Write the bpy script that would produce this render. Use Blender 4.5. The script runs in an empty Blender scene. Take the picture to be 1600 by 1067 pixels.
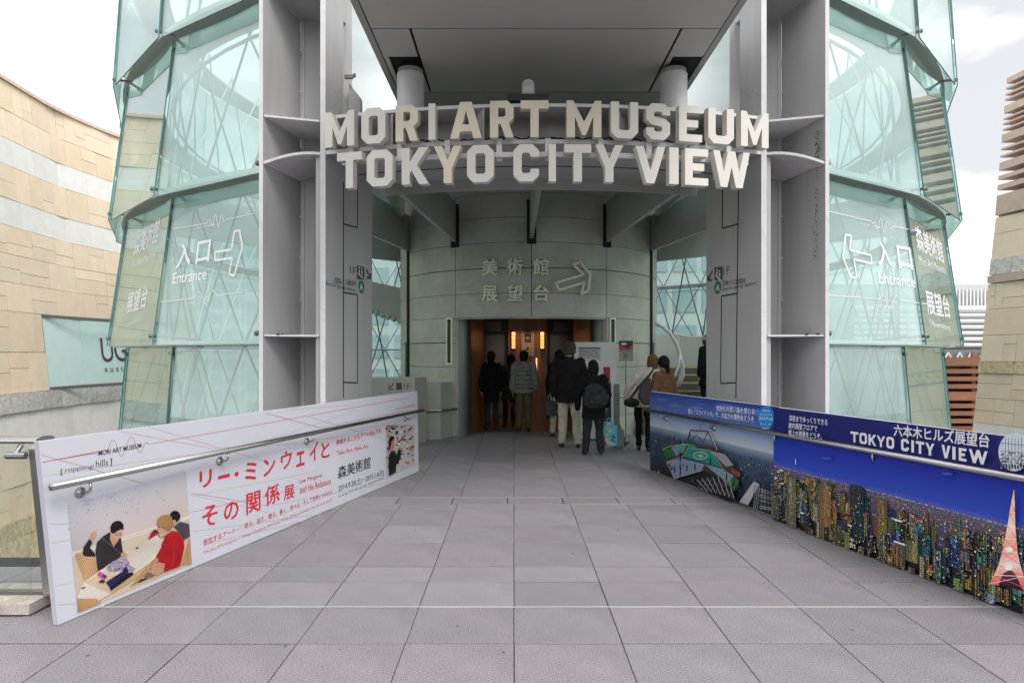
import bpy, math, random
from mathutils import Vector, Matrix
R = random.Random(7)
S = bpy.context.scene
C = S.collection
rad = math.radians

# ------------------------------------------------------------------ camera, sky, sun, exposure
CAMZ = 1.6
cd = bpy.data.cameras.new('camera'); cam = bpy.data.objects.new('camera', cd); C.objects.link(cam)
cam.location = (0, 0, CAMZ); cam.rotation_euler = (rad(90), 0, 0)
cd.sensor_width = 36; cd.lens = 36 * 1000 / 1600
cd.shift_x = -3 / 1600; cd.shift_y = 19.5 / 1600
cd.clip_end = 4000; cd.clip_start = 0.05
S.camera = cam

SUN_EL, SUN_AZ = rad(50), rad(145)
W = bpy.data.worlds.new('World'); S.world = W; W.use_nodes = True
nt = W.node_tree; nt.nodes.clear()
def wn(t, **k):
    n = nt.nodes.new(t)
    for a, b in k.items(): setattr(n, a, b)
    return n
sky = wn('ShaderNodeTexSky', sky_type='NISHITA', sun_disc=False, sun_elevation=SUN_EL, sun_rotation=SUN_AZ)
sky.air_density = 1.0; sky.dust_density = 3.0
hsv = wn('ShaderNodeHueSaturation'); hsv.inputs['Saturation'].default_value = 0.12
tc = wn('ShaderNodeTexCoord'); mp = wn('ShaderNodeMapping'); mp.inputs['Scale'].default_value = (1.0, 1.0, 2.2)
no = wn('ShaderNodeTexNoise'); no.inputs['Scale'].default_value = 2.3; no.inputs['Detail'].default_value = 5; no.inputs['Roughness'].default_value = 0.55
cr = wn('ShaderNodeValToRGB')
cr.color_ramp.elements[0].position = 0.36; cr.color_ramp.elements[0].color = (3.75, 3.9, 4.1, 1)
cr.color_ramp.elements[1].position = 0.55; cr.color_ramp.elements[1].color = (8.4, 8.4, 8.5, 1)
mx = wn('ShaderNodeMixRGB'); mx.inputs[0].default_value = 0.82
bg = wn('ShaderNodeBackground'); bg.inputs['Strength'].default_value = 0.125
wo = wn('ShaderNodeOutputWorld')
L = nt.links.new
L(sky.outputs[0], hsv.inputs['Color']); L(tc.outputs['Generated'], mp.inputs[0]); L(mp.outputs[0], no.inputs['Vector'])
L(no.outputs['Fac'], cr.inputs[0]); L(hsv.outputs[0], mx.inputs[1]); L(cr.outputs[0], mx.inputs[2])
L(mx.outputs[0], bg.inputs['Color']); L(bg.outputs[0], wo.inputs[0])
sd = bpy.data.lights.new('sun', 'SUN'); sd.energy = 1.3; sd.angle = rad(25); sd.color = (1.0, 0.97, 0.93)
so = bpy.data.objects.new('sun', sd); C.objects.link(so)
so.rotation_euler = (rad(40), 0, rad(35)); so.location = (0, 0, 30)
so['kind'] = 'helper'
S.view_settings.view_transform = 'Standard'; S.view_settings.look = 'None'
S.view_settings.exposure = 0.85; S.view_settings.gamma = 1.0; S.view_settings.use_curve_mapping = False
S.cycles.use_denoising = True
S.cycles.max_bounces = 10; S.cycles.transparent_max_bounces = 40; S.cycles.glossy_bounces = 4; S.cycles.diffuse_bounces = 4
S.cycles.sample_clamp_indirect = 6

# ------------------------------------------------------------------ materials
def lin(c):
    c = [x / 255 for x in c]
    return tuple((x / 12.92 if x <= 0.04045 else ((x + 0.055) / 1.055) ** 2.4) for x in c)
MATS = {}
def mat(name, col, rough=0.6, metal=0.0, var=0.0, vscale=3.0, bump=0.0, bscale=40.0, rnd=0.0, speck=0.0, sscale=220.0,
        stain=0.0, stainc=(0.1, 0.09, 0.07), stscale=1.2, stretch=(1, 1, 1), spec=0.5, emit=None, estr=0.0, huernd=0.0):
    if name in MATS: return MATS[name]
    m = bpy.data.materials.new(name); m.use_nodes = True; MATS[name] = m
    t = m.node_tree; N = t.nodes; b = N['Principled BSDF']; K = t.links.new
    b.inputs['Roughness'].default_value = rough; b.inputs['Metallic'].default_value = metal
    b.inputs['Specular IOR Level'].default_value = spec
    co = N.new('ShaderNodeTexCoord'); ma = N.new('ShaderNodeMapping'); ma.inputs['Scale'].default_value = stretch
    K(co.outputs['Object'], ma.inputs[0])
    cur = N.new('ShaderNodeRGB'); cur.outputs[0].default_value = (*col[:3], 1); cur = cur.outputs[0]
    def mult(cur, fac_out):
        x = N.new('ShaderNodeMixRGB'); x.blend_type = 'MULTIPLY'; x.inputs[0].default_value = 1
        K(cur, x.inputs[1]); K(fac_out, x.inputs[2]); return x.outputs[0]
    def rng(out, a, bb, fa=0.0, fb=1.0):
        r = N.new('ShaderNodeMapRange'); K(out, r.inputs[0]); r.inputs[1].default_value = fa; r.inputs[2].default_value = fb
        r.inputs[3].default_value = a; r.inputs[4].default_value = bb; return r.outputs[0]
    if rnd or huernd:
        oi = N.new('ShaderNodeObjectInfo')
        if rnd: cur = mult(cur, rng(oi.outputs['Random'], 1 - rnd, 1 + rnd))
        if huernd:
            wn_ = N.new('ShaderNodeTexWhiteNoise'); wn_.noise_dimensions = '1D'; K(oi.outputs['Random'], wn_.inputs['W'])
            h = N.new('ShaderNodeHueSaturation'); K(cur, h.inputs['Color'])
            K(rng(wn_.outputs['Value'], 0.5 - huernd * 0.12, 0.5 - huernd * 0.02), h.inputs['Hue'])
            w2 = N.new('ShaderNodeTexWhiteNoise'); w2.noise_dimensions = '2D'; K(oi.outputs['Random'], w2.inputs['Vector'])
            K(rng(w2.outputs['Value'], 1 - huernd * 0.8, 1 + huernd * 0.5), h.inputs['Saturation']); cur = h.outputs[0]
    if var:
        n = N.new('ShaderNodeTexNoise'); n.inputs['Scale'].default_value = vscale; n.inputs['Detail'].default_value = 6; n.inputs['Roughness'].default_value = 0.62
        K(ma.outputs[0], n.inputs['Vector']); cur = mult(cur, rng(n.outputs['Fac'], 1 - var, 1 + var, 0.3, 0.7))
    if stain:
        n = N.new('ShaderNodeTexNoise'); n.inputs['Scale'].default_value = stscale; n.inputs['Detail'].default_value = 8; n.inputs['Roughness'].default_value = 0.7
        K(ma.outputs[0], n.inputs['Vector']); x = N.new('ShaderNodeMixRGB'); K(rng(n.outputs['Fac'], 0, stain, 0.5, 0.72), x.inputs[0])
        K(cur, x.inputs[1]); x.inputs[2].default_value = (*stainc, 1); cur = x.outputs[0]
    if speck:
        n = N.new('ShaderNodeTexNoise'); n.inputs['Scale'].default_value = sscale; n.inputs['Detail'].default_value = 2; n.inputs['Roughness'].default_value = 0.8
        K(co.outputs['Object'], n.inputs['Vector']); cur = mult(cur, rng(n.outputs['Fac'], 1 - speck, 1 + speck, 0.32, 0.68))
    K(cur, b.inputs['Base Color'])
    if bump:
        n = N.new('ShaderNodeTexNoise'); n.inputs['Scale'].default_value = bscale; n.inputs['Detail'].default_value = 5
        K(ma.outputs[0], n.inputs['Vector']); bp = N.new('ShaderNodeBump'); bp.inputs['Strength'].default_value = bump; bp.inputs['Distance'].default_value = 0.01
        K(n.outputs['Fac'], bp.inputs['Height']); K(bp.outputs[0], b.inputs['Normal'])
    if emit:
        b.inputs['Emission Color'].default_value = (*emit, 1); b.inputs['Emission Strength'].default_value = estr
    return m

def glass(name, tint, milk=0.12, milkc=(0.7, 0.85, 0.83), ior=1.5, refl=1.0):
    m = bpy.data.materials.new(name); m.use_nodes = True; t = m.node_tree; N = t.nodes; N.clear(); K = t.links.new
    tr = N.new('ShaderNodeBsdfTransparent'); tr.inputs[0].default_value = (*tint, 1)
    gl = N.new('ShaderNodeBsdfGlossy'); gl.inputs['Roughness'].default_value = 0.015; gl.inputs[0].default_value = (0.95, 1, 0.98, 1)
    df = N.new('ShaderNodeBsdfDiffuse'); df.inputs[0].default_value = (*milkc, 1)
    tl = N.new('ShaderNodeBsdfTranslucent'); tl.inputs[0].default_value = (*milkc, 1)
    mm = N.new('ShaderNodeMixShader'); mm.inputs[0].default_value = 0.5; K(df.outputs[0], mm.inputs[1]); K(tl.outputs[0], mm.inputs[2])
    m1 = N.new('ShaderNodeMixShader'); K(tr.outputs[0], m1.inputs[1]); K(mm.outputs[0], m1.inputs[2])
    co = N.new('ShaderNodeTexCoord'); n = N.new('ShaderNodeTexNoise'); n.inputs['Scale'].default_value = 0.9; n.inputs['Detail'].default_value = 6
    K(co.outputs['Object'], n.inputs['Vector'])
    r = N.new('ShaderNodeMapRange'); K(n.outputs['Fac'], r.inputs[0]); r.inputs[1].default_value = 0.3; r.inputs[2].default_value = 0.7
    r.inputs[3].default_value = milk * 0.6; r.inputs[4].default_value = milk * 1.4; K(r.outputs[0], m1.inputs[0])
    ge = N.new('ShaderNodeNewGeometry'); dt = N.new('ShaderNodeVectorMath'); dt.operation = 'DOT_PRODUCT'
    K(ge.outputs['True Normal'], dt.inputs[0]); K(ge.outputs['Incoming'], dt.inputs[1])
    def mth(op, a_, b_=None, clamp=False):
        x = N.new('ShaderNodeMath'); x.operation = op; x.use_clamp = clamp
        for i_, q in enumerate((a_, b_)):
            if q is None: continue
            if isinstance(q, (int, float)): x.inputs[i_].default_value = q
            else: K(q, x.inputs[i_])
        return x.outputs[0]
    f5 = mth('POWER', mth('SUBTRACT', 1.0, mth('ABSOLUTE', dt.outputs['Value'])), 4.0)
    mu = mth('MULTIPLY', mth('ADD', mth('MULTIPLY', f5, 0.95), 0.05), refl, True)
    m2 = N.new('ShaderNodeMixShader'); K(mu, m2.inputs[0]); K(m1.outputs[0], m2.inputs[1]); K(gl.outputs[0], m2.inputs[2])
    o = N.new('ShaderNodeOutputMaterial'); K(m2.outputs[0], o.inputs[0]); MATS[name] = m
    return m

M = {}
M['granite'] = mat('granite paving', (0.238, 0.222, 0.236), 0.55, rnd=0.09, huernd=0.25, var=0.13, vscale=2.5, speck=0.75, sscale=150, bump=0.15, bscale=180, stain=0.38, stainc=(0.15, 0.145, 0.145), stscale=1.7)
M['joint'] = mat('joint mortar', (0.035, 0.033, 0.03), 0.9, var=0.2)
M['steelstrip'] = mat('metal joint strip', (0.50, 0.49, 0.49), 0.4, 0.2, var=0.1)
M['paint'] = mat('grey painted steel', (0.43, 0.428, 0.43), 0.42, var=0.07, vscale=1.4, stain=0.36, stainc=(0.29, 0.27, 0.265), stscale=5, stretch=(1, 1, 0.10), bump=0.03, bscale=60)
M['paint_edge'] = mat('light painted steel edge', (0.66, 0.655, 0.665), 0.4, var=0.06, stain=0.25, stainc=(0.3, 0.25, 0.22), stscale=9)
M['rust'] = mat('rust speckle', (0.09, 0.055, 0.04), 0.9)
M['dirt'] = mat('dark dirt and shade', (0.06, 0.05, 0.04), 0.95, var=0.4, vscale=30)  # litter dust, and the shade coloured in under the kerb
M['beam'] = mat('grey green beam paint', (0.38, 0.385, 0.375), 0.45, var=0.08, vscale=2)
M['soffit'] = mat('soffit panel', (0.52, 0.51, 0.49), 0.45, var=0.04, vscale=0.8)
M['dark'] = mat('dark gap', (0.015, 0.015, 0.014), 0.8)
M['concrete'] = mat('drum concrete', (0.475, 0.472, 0.415), 0.75, rnd=0.05, var=0.13, vscale=1.6, stain=0.38, stainc=(0.22, 0.225, 0.18), stscale=2.4, bump=0.12, bscale=30, speck=0.07, sscale=120)
M['steel'] = mat('brushed stainless', (0.44, 0.43, 0.42), 0.3, 1.0, var=0.06, vscale=4, stretch=(1, 1, 0.1))
M['steel_dull'] = mat('dull stainless jamb', (0.24, 0.25, 0.225), 0.42, 0.9, var=0.15, vscale=1.5)
M['ring'] = mat('ring plate paint', (0.38, 0.41, 0.39), 0.45, var=0.08, vscale=1.5, stain=0.2, stainc=(0.28, 0.28, 0.26), stscale=3)
M['fitting'] = mat('cast fitting', (0.20, 0.20, 0.19), 0.45, 0.7, var=0.2, vscale=20)
M['rod'] = mat('tension rod', (0.24, 0.28, 0.28), 0.4, 0.5)
M['glass_rear'] = glass('rear tower glass', (0.74, 0.83, 0.82), 0.12, (0.6, 0.74, 0.72), refl=1.0)  # tint deepened to hold back light entering from behind
M['glass'] = glass('tower glass', (0.88, 0.955, 0.94), 0.23, (0.63, 0.86, 0.81), refl=1.25)
M['glass_edge'] = mat('glass edge', (0.05, 0.20, 0.20), 0.25, spec=0.8)
M['glass_clear'] = glass('clear balustrade glass', (0.95, 0.975, 0.965), 0.02, (0.7, 0.8, 0.78), refl=0.6)
M['frost'] = glass('frosted glass sheet', (0.36, 0.46, 0.46), 0.8, (0.46, 0.55, 0.56), refl=1.0)
M['white_vinyl'] = mat('white vinyl lettering', (0.72, 0.73, 0.74), 0.5)
M['cream'] = mat('cream acrylic', (0.69, 0.665, 0.61), 0.4, rnd=0.04, var=0.04, vscale=5, stain=0.10, stainc=(0.45, 0.38, 0.24), stscale=5)
M['cream_yellow'] = mat('yellowed acrylic', (0.68, 0.62, 0.50), 0.4, rnd=0.05, var=0.08, vscale=4, stain=0.12, stainc=(0.62, 0.52, 0.35), stscale=4)
M['board'] = mat('white sign board', (0.56, 0.57, 0.63), 0.4, var=0.02)
M['board_grey'] = mat('sign board edge', (0.5, 0.48, 0.55), 0.5)
M['stone'] = mat('cut sandstone', (0.84, 0.69, 0.50), 0.85, rnd=0.05, huernd=0.12, var=0.05, vscale=3, speck=0.10, sscale=60, bump=0.35, bscale=45, stain=0.10, stainc=(0.55, 0.44, 0.30))
M['stone_white'] = mat('pale limestone', (0.84, 0.80, 0.77), 0.75, rnd=0.05, var=0.06, vscale=4, bump=0.1)
M['stone_rough'] = mat('rough grey stone', (0.58, 0.56, 0.53), 0.95, rnd=0.12, var=0.3, vscale=14, bump=1.0, bscale=22, stain=0.4, stainc=(0.2, 0.18, 0.15), stscale=8)
M['stone_split'] = mat('split yellow stone', (0.66, 0.55, 0.36), 0.95, rnd=0.15, var=0.28, vscale=10, bump=1.0, bscale=18, stain=0.5, stainc=(0.22, 0.12, 0.09), stscale=7)
M['stone_mortar'] = mat('stone joint', (0.52, 0.42, 0.30), 0.9)
M['shop_glass'] = mat('pale green shop panel', (0.62, 0.80, 0.78), 0.3, var=0.03)
M['maroon'] = mat('maroon lettering', (0.10, 0.035, 0.035), 0.5)
M['terracotta'] = mat('terracotta louver', (0.62, 0.47, 0.39), 0.7, rnd=0.08, var=0.1, vscale=6, stain=0.2, stainc=(0.3, 0.2, 0.15))
M['timber'] = mat('brown timber slat', (0.30, 0.13, 0.07), 0.6, rnd=0.15, var=0.2, vscale=6, stretch=(0.3, 1, 3))
M['white_metal'] = mat('white ribbed metal', (0.70, 0.70, 0.70), 0.5, var=0.05)
M['grey_roof'] = mat('grey roof sheet', (0.52, 0.53, 0.55), 0.6, var=0.05)
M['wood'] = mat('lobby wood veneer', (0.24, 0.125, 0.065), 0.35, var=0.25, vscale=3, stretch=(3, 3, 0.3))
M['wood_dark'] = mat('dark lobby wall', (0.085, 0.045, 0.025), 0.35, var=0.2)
M['lift_door'] = mat('bronze lift door', (0.16, 0.12, 0.09), 0.3, 0.6, var=0.1)
M['lobby_floor'] = mat('lobby floor tile', (0.12, 0.09, 0.07), 0.35, rnd=0.1, speck=0.2)
M['parapet'] = mat('pale parapet paint', (0.42, 0.42, 0.37), 0.6, var=0.05)
M['stairwall'] = mat('grey stair wall', (0.46, 0.47, 0.45), 0.55, var=0.06)
M['yellow'] = mat('yellow nosing', (0.55, 0.42, 0.12), 0.6)
M['stair'] = mat('dark stair', (0.10, 0.10, 0.095), 0.7, var=0.2)
M['white'] = mat('white paint', (0.62, 0.62, 0.62), 0.4)
M['black'] = mat('black plastic', (0.018, 0.018, 0.02), 0.45)
M['ink'] = mat('dark ink', (0.03, 0.03, 0.035), 0.6)
M['grey_ink'] = mat('grey ink', (0.06, 0.065, 0.065), 0.6)
M['red_ink'] = mat('red ink', lin((205, 35, 52)), 0.5)
M['pink_ink'] = mat('pale red ink', lin((214, 110, 125)), 0.5)
M['green_disc'] = mat('green disc', lin((20, 125, 90)), 0.5)
M['relief'] = mat('pale metal relief', (0.82, 0.79, 0.63), 0.45)
M['ground'] = mat('street paving', (0.22, 0.215, 0.21), 0.9, var=0.2, vscale=0.4)
M['kerb'] = mat('granite kerb', (0.42, 0.38, 0.34), 0.8, var=0.2, vscale=8, speck=0.3, sscale=150, stain=0.4, stainc=(0.14, 0.12, 0.1), stscale=6, bump=0.3)
M['office'] = mat('pale office wall', (0.60, 0.63, 0.63), 0.6, var=0.04)
M['office_glass'] = mat('office window', (0.34, 0.44, 0.46), 0.15, spec=0.8)
M['print'] = None
m = bpy.data.materials.new('printed vinyl'); m.use_nodes = True
at = m.node_tree.nodes.new('ShaderNodeAttribute'); at.attribute_name = 'Col'
m.node_tree.links.new(at.outputs['Color'], m.node_tree.nodes['Principled BSDF'].inputs['Base Color'])
m.node_tree.nodes['Principled BSDF'].inputs['Roughness'].default_value = 0.45
m.node_tree.nodes['Principled BSDF'].inputs['Specular IOR Level'].default_value = 0.3
M['print'] = m

# ------------------------------------------------------------------ mesh helpers
ORG = {}
def tag(o, label=None, cat=None, group=None, kind=None):
    if label: o['label'] = label
    if cat: o['category'] = cat
    if group: o['group'] = group
    if kind: o['kind'] = kind
    return o
def empty(name, loc, label=None, cat=None, group=None, kind=None):
    o = bpy.data.objects.new(name, None); C.objects.link(o); o.location = loc; o.empty_display_size = 0.2
    ORG[o.name] = Vector(loc); return tag(o, label, cat, group, kind)

class MB:
    def __init__(s): s.v = []; s.f = []; s.mi = []; s.cur = 0
    def add(s, vs, fs):
        k = len(s.v); s.v += [Vector(p) for p in vs]
        for f in fs: s.f.append([i + k for i in f]); s.mi.append(s.cur)
    def quad(s, a, b, c, d): s.add([a, b, c, d], [(0, 1, 2, 3)])
    def box(s, lo, hi):
        x0, y0, z0 = lo; x1, y1, z1 = hi
        s.add([(x0,y0,z0),(x1,y0,z0),(x1,y1,z0),(x0,y1,z0),(x0,y0,z1),(x1,y0,z1),(x1,y1,z1),(x0,y1,z1)],
              [(0,3,2,1),(4,5,6,7),(0,1,5,4),(1,2,6,5),(2,3,7,6),(3,0,4,7)])
    def hexa(s, p):  # 4 bottom (ccw) + 4 top
        s.add(p, [(0,3,2,1),(4,5,6,7),(0,1,5,4),(1,2,6,5),(2,3,7,6),(3,0,4,7)])
    def slab(s, pts, off):  # polygon extruded by a vector
        n = len(pts); off = Vector(off); P = [Vector(p) for p in pts]
        s.add(P + [p + off for p in P], [tuple(range(n))[::-1], tuple(range(n, 2*n))] + [(i, (i+1) % n, (i+1) % n + n, i + n) for i in range(n)])
    def wall(s, a, b, z0, z1, t):  # vertical plate from a to b (xy), thickness t to the left of a->b
        a = Vector((a[0], a[1])); b = Vector((b[0], b[1])); d = (b - a).normalized(); n = Vector((-d.y, d.x)) * t
        q = [a, b, b + n, a + n]
        if t < 0: q = q[::-1]
        s.hexa([(p.x, p.y, z0) for p in q] + [(p.x, p.y, z1) for p in q])
    def prism(s, xy, z0, z1): s.slab([(x, y, z0) for x, y in xy], (0, 0, z1 - z0))
    def tube(s, p, q, r, n=8, r2=None):
        p = Vector(p); q = Vector(q); r2 = r if r2 is None else r2
        d = (q - p).normalized(); u = d.orthogonal().normalized(); w = d.cross(u)
        vs = []
        for c, rr in ((p, r), (q, r2)):
            for i in range(n):
                a = 2 * math.pi * i / n; vs.append(c + (u * math.cos(a) + w * math.sin(a)) * rr)
        s.add(vs, [(i, (i+1) % n, (i+1) % n + n, i + n) for i in range(n)] + [tuple(range(n))[::-1], tuple(range(n, 2*n))])
    def path(s, pts, r, n=8):
        P = [Vector(p) for p in pts]; vs = []; u = None
        for i, p in enumerate(P):
            d = (P[min(i+1, len(P)-1)] - P[max(i-1, 0)]).normalized()
            if u is None: u = d.orthogonal().normalized()
            u = (u - d * u.dot(d)).normalized(); w = d.cross(u)
            rr = r[i] if isinstance(r, (list, tuple)) else r
            for j in range(n):
                a = 2 * math.pi * j / n; vs.append(p + (u * math.cos(a) + w * math.sin(a)) * rr)
        m_ = len(P); fs = []
        for i in range(m_ - 1):
            for j in range(n): fs.append((i*n + j, i*n + (j+1) % n, (i+1)*n + (j+1) % n, (i+1)*n + j))
        s.add(vs, fs + [tuple(range(n))[::-1], tuple(range((m_-1)*n, m_*n))])
    def ball(s, c, r, nu=8, nv=6):
        if not isinstance(r, (tuple, list)): r = (r, r, r)
        c = Vector(c); vs = [c + Vector((0, 0, r[2]))]
        for i in range(1, nv):
            t = math.pi * i / nv
            for j in range(nu):
                a = 2 * math.pi * j / nu; vs.append(c + Vector((r[0]*math.sin(t)*math.cos(a), r[1]*math.sin(t)*math.sin(a), r[2]*math.cos(t))))
        vs.append(c - Vector((0, 0, r[2]))); fs = []
        for j in range(nu): fs.append((0, 1 + j, 1 + (j+1) % nu))
        for i in range(nv - 2):
            for j in range(nu): fs.append((1+i*nu+j, 1+(i+1)*nu+j, 1+(i+1)*nu+(j+1) % nu, 1+i*nu+(j+1) % nu))
        k = 1 + (nv-2)*nu
        for j in range(nu): fs.append((k + (j+1) % nu, k + j, len(vs)-1))
        s.add(vs, fs)
    def arc(s, r0, r1, t0, t1, z0, z1, n=8, zend=None):  # ring sector round the drum axis, degrees from the front
        vs = []; fs = []
        for i in range(n + 1):
            t = t0 + (t1 - t0) * i / n; 
            for r, z in ((r0, z0), (r1, z0), (r1, z1), (r0, z1)):
                p = ring(t, r); vs.append((p[0], p[1], z))
        for i in range(n):
            for j in range(4): fs.append((i*4+j, i*4+(j+1) % 4, (i+1)*4+(j+1) % 4, (i+1)*4+j))
        fs += [(3, 2, 1, 0), (n*4, n*4+1, n*4+2, n*4+3)]
        s.add(vs, fs)
    def build(s, name, mats, parent=None, smooth=False, loc=None):
        if not isinstance(mats, (list, tuple)): mats = [mats]
        o_ = Vector(loc) if loc is not None else (ORG[parent.name] if parent is not None else Vector((0, 0, 0)))
        me = bpy.data.meshes.new(name); me.from_pydata([tuple(p - o_) for p in s.v], [], s.f)
        for m_ in mats: me.materials.append(m_)
        if len(mats) > 1: me.polygons.foreach_set('material_index', s.mi)
        if smooth: me.polygons.foreach_set('use_smooth', [True] * len(s.f))
        me.update()
        o = bpy.data.objects.new(name, me); C.objects.link(o)
        if parent is not None:
            o.parent = parent; o.location = o_ - ORG[parent.name]
            ORG[o.name] = o_
        else:
            o.location = o_; ORG[o.name] = o_
        return o

AX, AY = 0.33, 14.93   # axis of the concrete drum and of the glass tower
def ring(deg, r):      # deg > 0 to the right
    a = rad(deg); return Vector((AX + r * math.sin(a), AY - r * math.cos(a)))
def ray(px, py): return Vector(((px - 803) / 1000, 1.0, (553 - py) / 1000))
class Plane:
    """a real plane in the place; hit() finds the spot on it that a photo measurement falls on"""
    def __init__(s, p, n): s.p = Vector(p); s.n = Vector(n).normalized()
    def hit(s, px, py, lift=0.0):
        d = ray(px, py); o = Vector((0, 0, CAMZ)); t = (s.p + s.n * lift - o).dot(s.n) / d.dot(s.n)
        return o + d * t

def remesh_text(body, bold=0.0, extrude=0.0, res=3, space=1.0):
    c = bpy.data.curves.new('txt', 'FONT'); c.body = body; c.offset = bold; c.extrude = extrude; c.resolution_u = res; c.space_character = space
    o = bpy.data.objects.new('txt', c); C.objects.link(o)
    dg = bpy.context.evaluated_depsgraph_get(); me = bpy.data.meshes.new_from_object(o.evaluated_get(dg))
    vs = [v.co.copy() for v in me.vertices]; fs = [tuple(p.vertices) for p in me.polygons]
    bpy.data.objects.remove(o); bpy.data.curves.remove(c); bpy.data.meshes.remove(me)
    return vs, fs
def text_frame(mb, body, P0, U, V, N, bold=0.0, depth=0.0, res=3, space=1.0):
    """text with its bounding box mapped on the parallelogram P0 + U, P0 + V; N is the outward normal"""
    cjk = any(ord(c_) > 0x2e80 for c_ in body)
    vs, fs = remesh_text(body, 0.0 if cjk else bold, 0.5 if depth else 0.0, res, space)
    x0 = min(v.x for v in vs); x1 = max(v.x for v in vs); y0 = min(v.y for v in vs); y1 = max(v.y for v in vs)
    sh = [(0, 0)] + ([(bold * 1.7, 0), (0, bold * 1.7), (bold * 1.7, bold * 1.7)] if cjk and bold > .005 else [])
    W_ = x1 - x0 + sh[-1][0]; H_ = y1 - y0 + sh[-1][1]
    for i, (sx, sy) in enumerate(sh):
        mb.add([P0 + U * ((v.x - x0 + sx) / W_) + V * ((v.y - y0 + sy) / H_) + N * ((v.z + 0.5) * (depth + i * .0004) if depth else i * .00025) for v in vs], fs)
def text_on(mb, pl, body, bl, br, tl, lift=0.003, **k):
    a = pl.hit(*bl, lift); b = pl.hit(*br, lift); c = pl.hit(*tl, lift)
    up = Vector((0, 0, 1)); up = (up - pl.n * up.dot(pl.n)).normalized()
    text_frame(mb, body, a, b - a, up * (c - a).length, pl.n, **k)
    if not hasattr(mb, 'ends'): mb.ends = []
    mb.ends.append((len(mb.v), len(mb.f)))

class Art:
    """flat print: coloured polygons laid on a plane, each a hair above the last"""
    def __init__(s, pl, conv=lambda x, y: (x, y), base=0.002, step=0.00006):
        s.pl = pl; s.conv = conv; s.lift = base; s.step = step; s.gain = .78; s.shade = False; s.v = []; s.f = []; s.c = []
    def poly(s, pts, col, cols=None, raw=True, up=True):
        if up: s.lift += s.step
        k = len(s.v)
        for q in pts:
            s.v.append(s.pl.hit(*s.conv(*q), s.lift) if len(q) == 2 else Vector(q) + s.pl.n * s.lift)
        s.f.append(list(range(k, k + len(pts))))
        cc = cols if cols else [col] * len(pts)
        for x in cc:
            k_ = s.gain * (R.uniform(.72, 1.12) if s.shade else 1); s.c.append((*[min(.95, w * k_) for w in lin(x)], 1))
    def ell(s, c, rx, ry, col, rot=0, n=14):
        a = rad(rot); P = []
        for i in range(n):
            t = 2 * math.pi * i / n; x = rx * math.cos(t); y = ry * math.sin(t)
            P.append((c[0] + x*math.cos(a) - y*math.sin(a), c[1] + x*math.sin(a) + y*math.cos(a)))
        s.poly(P, col)
    def line(s, pts, w, col):
        for a, b in zip(pts[:-1], pts[1:]):
            dx, dy = b[0]-a[0], b[1]-a[1]; l = math.hypot(dx, dy) or 1; nx, ny = -dy/l*w/2, dx/l*w/2
            s.poly([(a[0]+nx, a[1]+ny), (b[0]+nx, b[1]+ny), (b[0]-nx, b[1]-ny), (a[0]-nx, a[1]-ny)], col, up=False)
        s.lift += s.step
    def build(s, name, parent):
        me = bpy.data.meshes.new(name); o_ = ORG[parent.name]
        me.from_pydata([tuple(p - o_) for p in s.v], [], s.f)
        ca = me.color_attributes.new('Col', 'FLOAT_COLOR', 'POINT')
        flat = [x for c in s.c for x in c]; ca.data.foreach_set('color', flat)
        me.materials.append(M['print']); o = bpy.data.objects.new(name, me); C.objects.link(o); o.parent = parent; return o

# ================================================================== THE SETTING
g = MB(); g.quad((-900, -900, -4.0), (900, -900, -4.0), (900, 900, -4.0), (-900, 900, -4.0))
tag(g.build('ground', M['ground']), kind='structure')
d = MB()
d.box((-9, -14, -0.45), (9, 5.05, -0.0035)); d.box((-3.05, 5.055, -0.45), (9, 13.6, -0.0035))
deck = tag(d.build('deck', M['joint']), kind='structure')

# ---- paving: every slab a piece of the pavement
pav = empty('pavement', (0, 0, 0), kind='structure')
ROWS = [1.74, 2.34, 2.94, 3.54, 4.05, 4.507, 4.826, 5.424, 5.99, 6.58, 6.84, 7.14, 7.73, 8.36, 8.89, 9.49, 10.09, 10.69, 11.29, 11.89, 12.49, 13.09]
tile_me = {}
def slab_mesh(w, l):
    k = (round(w, 3), round(l, 3))
    if k not in tile_me:
        b = MB(); e = 0.002; h = 0.03
        b.add([(0,0,-h),(w,0,-h),(w,l,-h),(0,l,-h),(0,0,-e*.6),(w,0,-e*.6),(w,l,-e*.6),(0,l,-e*.6),(e,e,0),(w-e,e,0),(w-e,l-e,0),(e,l-e,0)],
              [(0,3,2,1),(0,1,5,4),(1,2,6,5),(2,3,7,6),(3,0,4,7),(4,5,9,8),(5,6,10,9),(6,7,11,10),(7,4,8,11),(8,9,10,11)])
        me = bpy.data.meshes.new('paving_slab'); me.from_pydata([tuple(v) for v in b.v], [], b.f); me.materials.append(M['granite']); tile_me[k] = me
    return tile_me[k]
def xl(y): return -2.684 + .28126 * (y - 3.765)
def xr(y): return 1.872 - .27027 * (y - 8.79)
R.seed(3)
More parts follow.
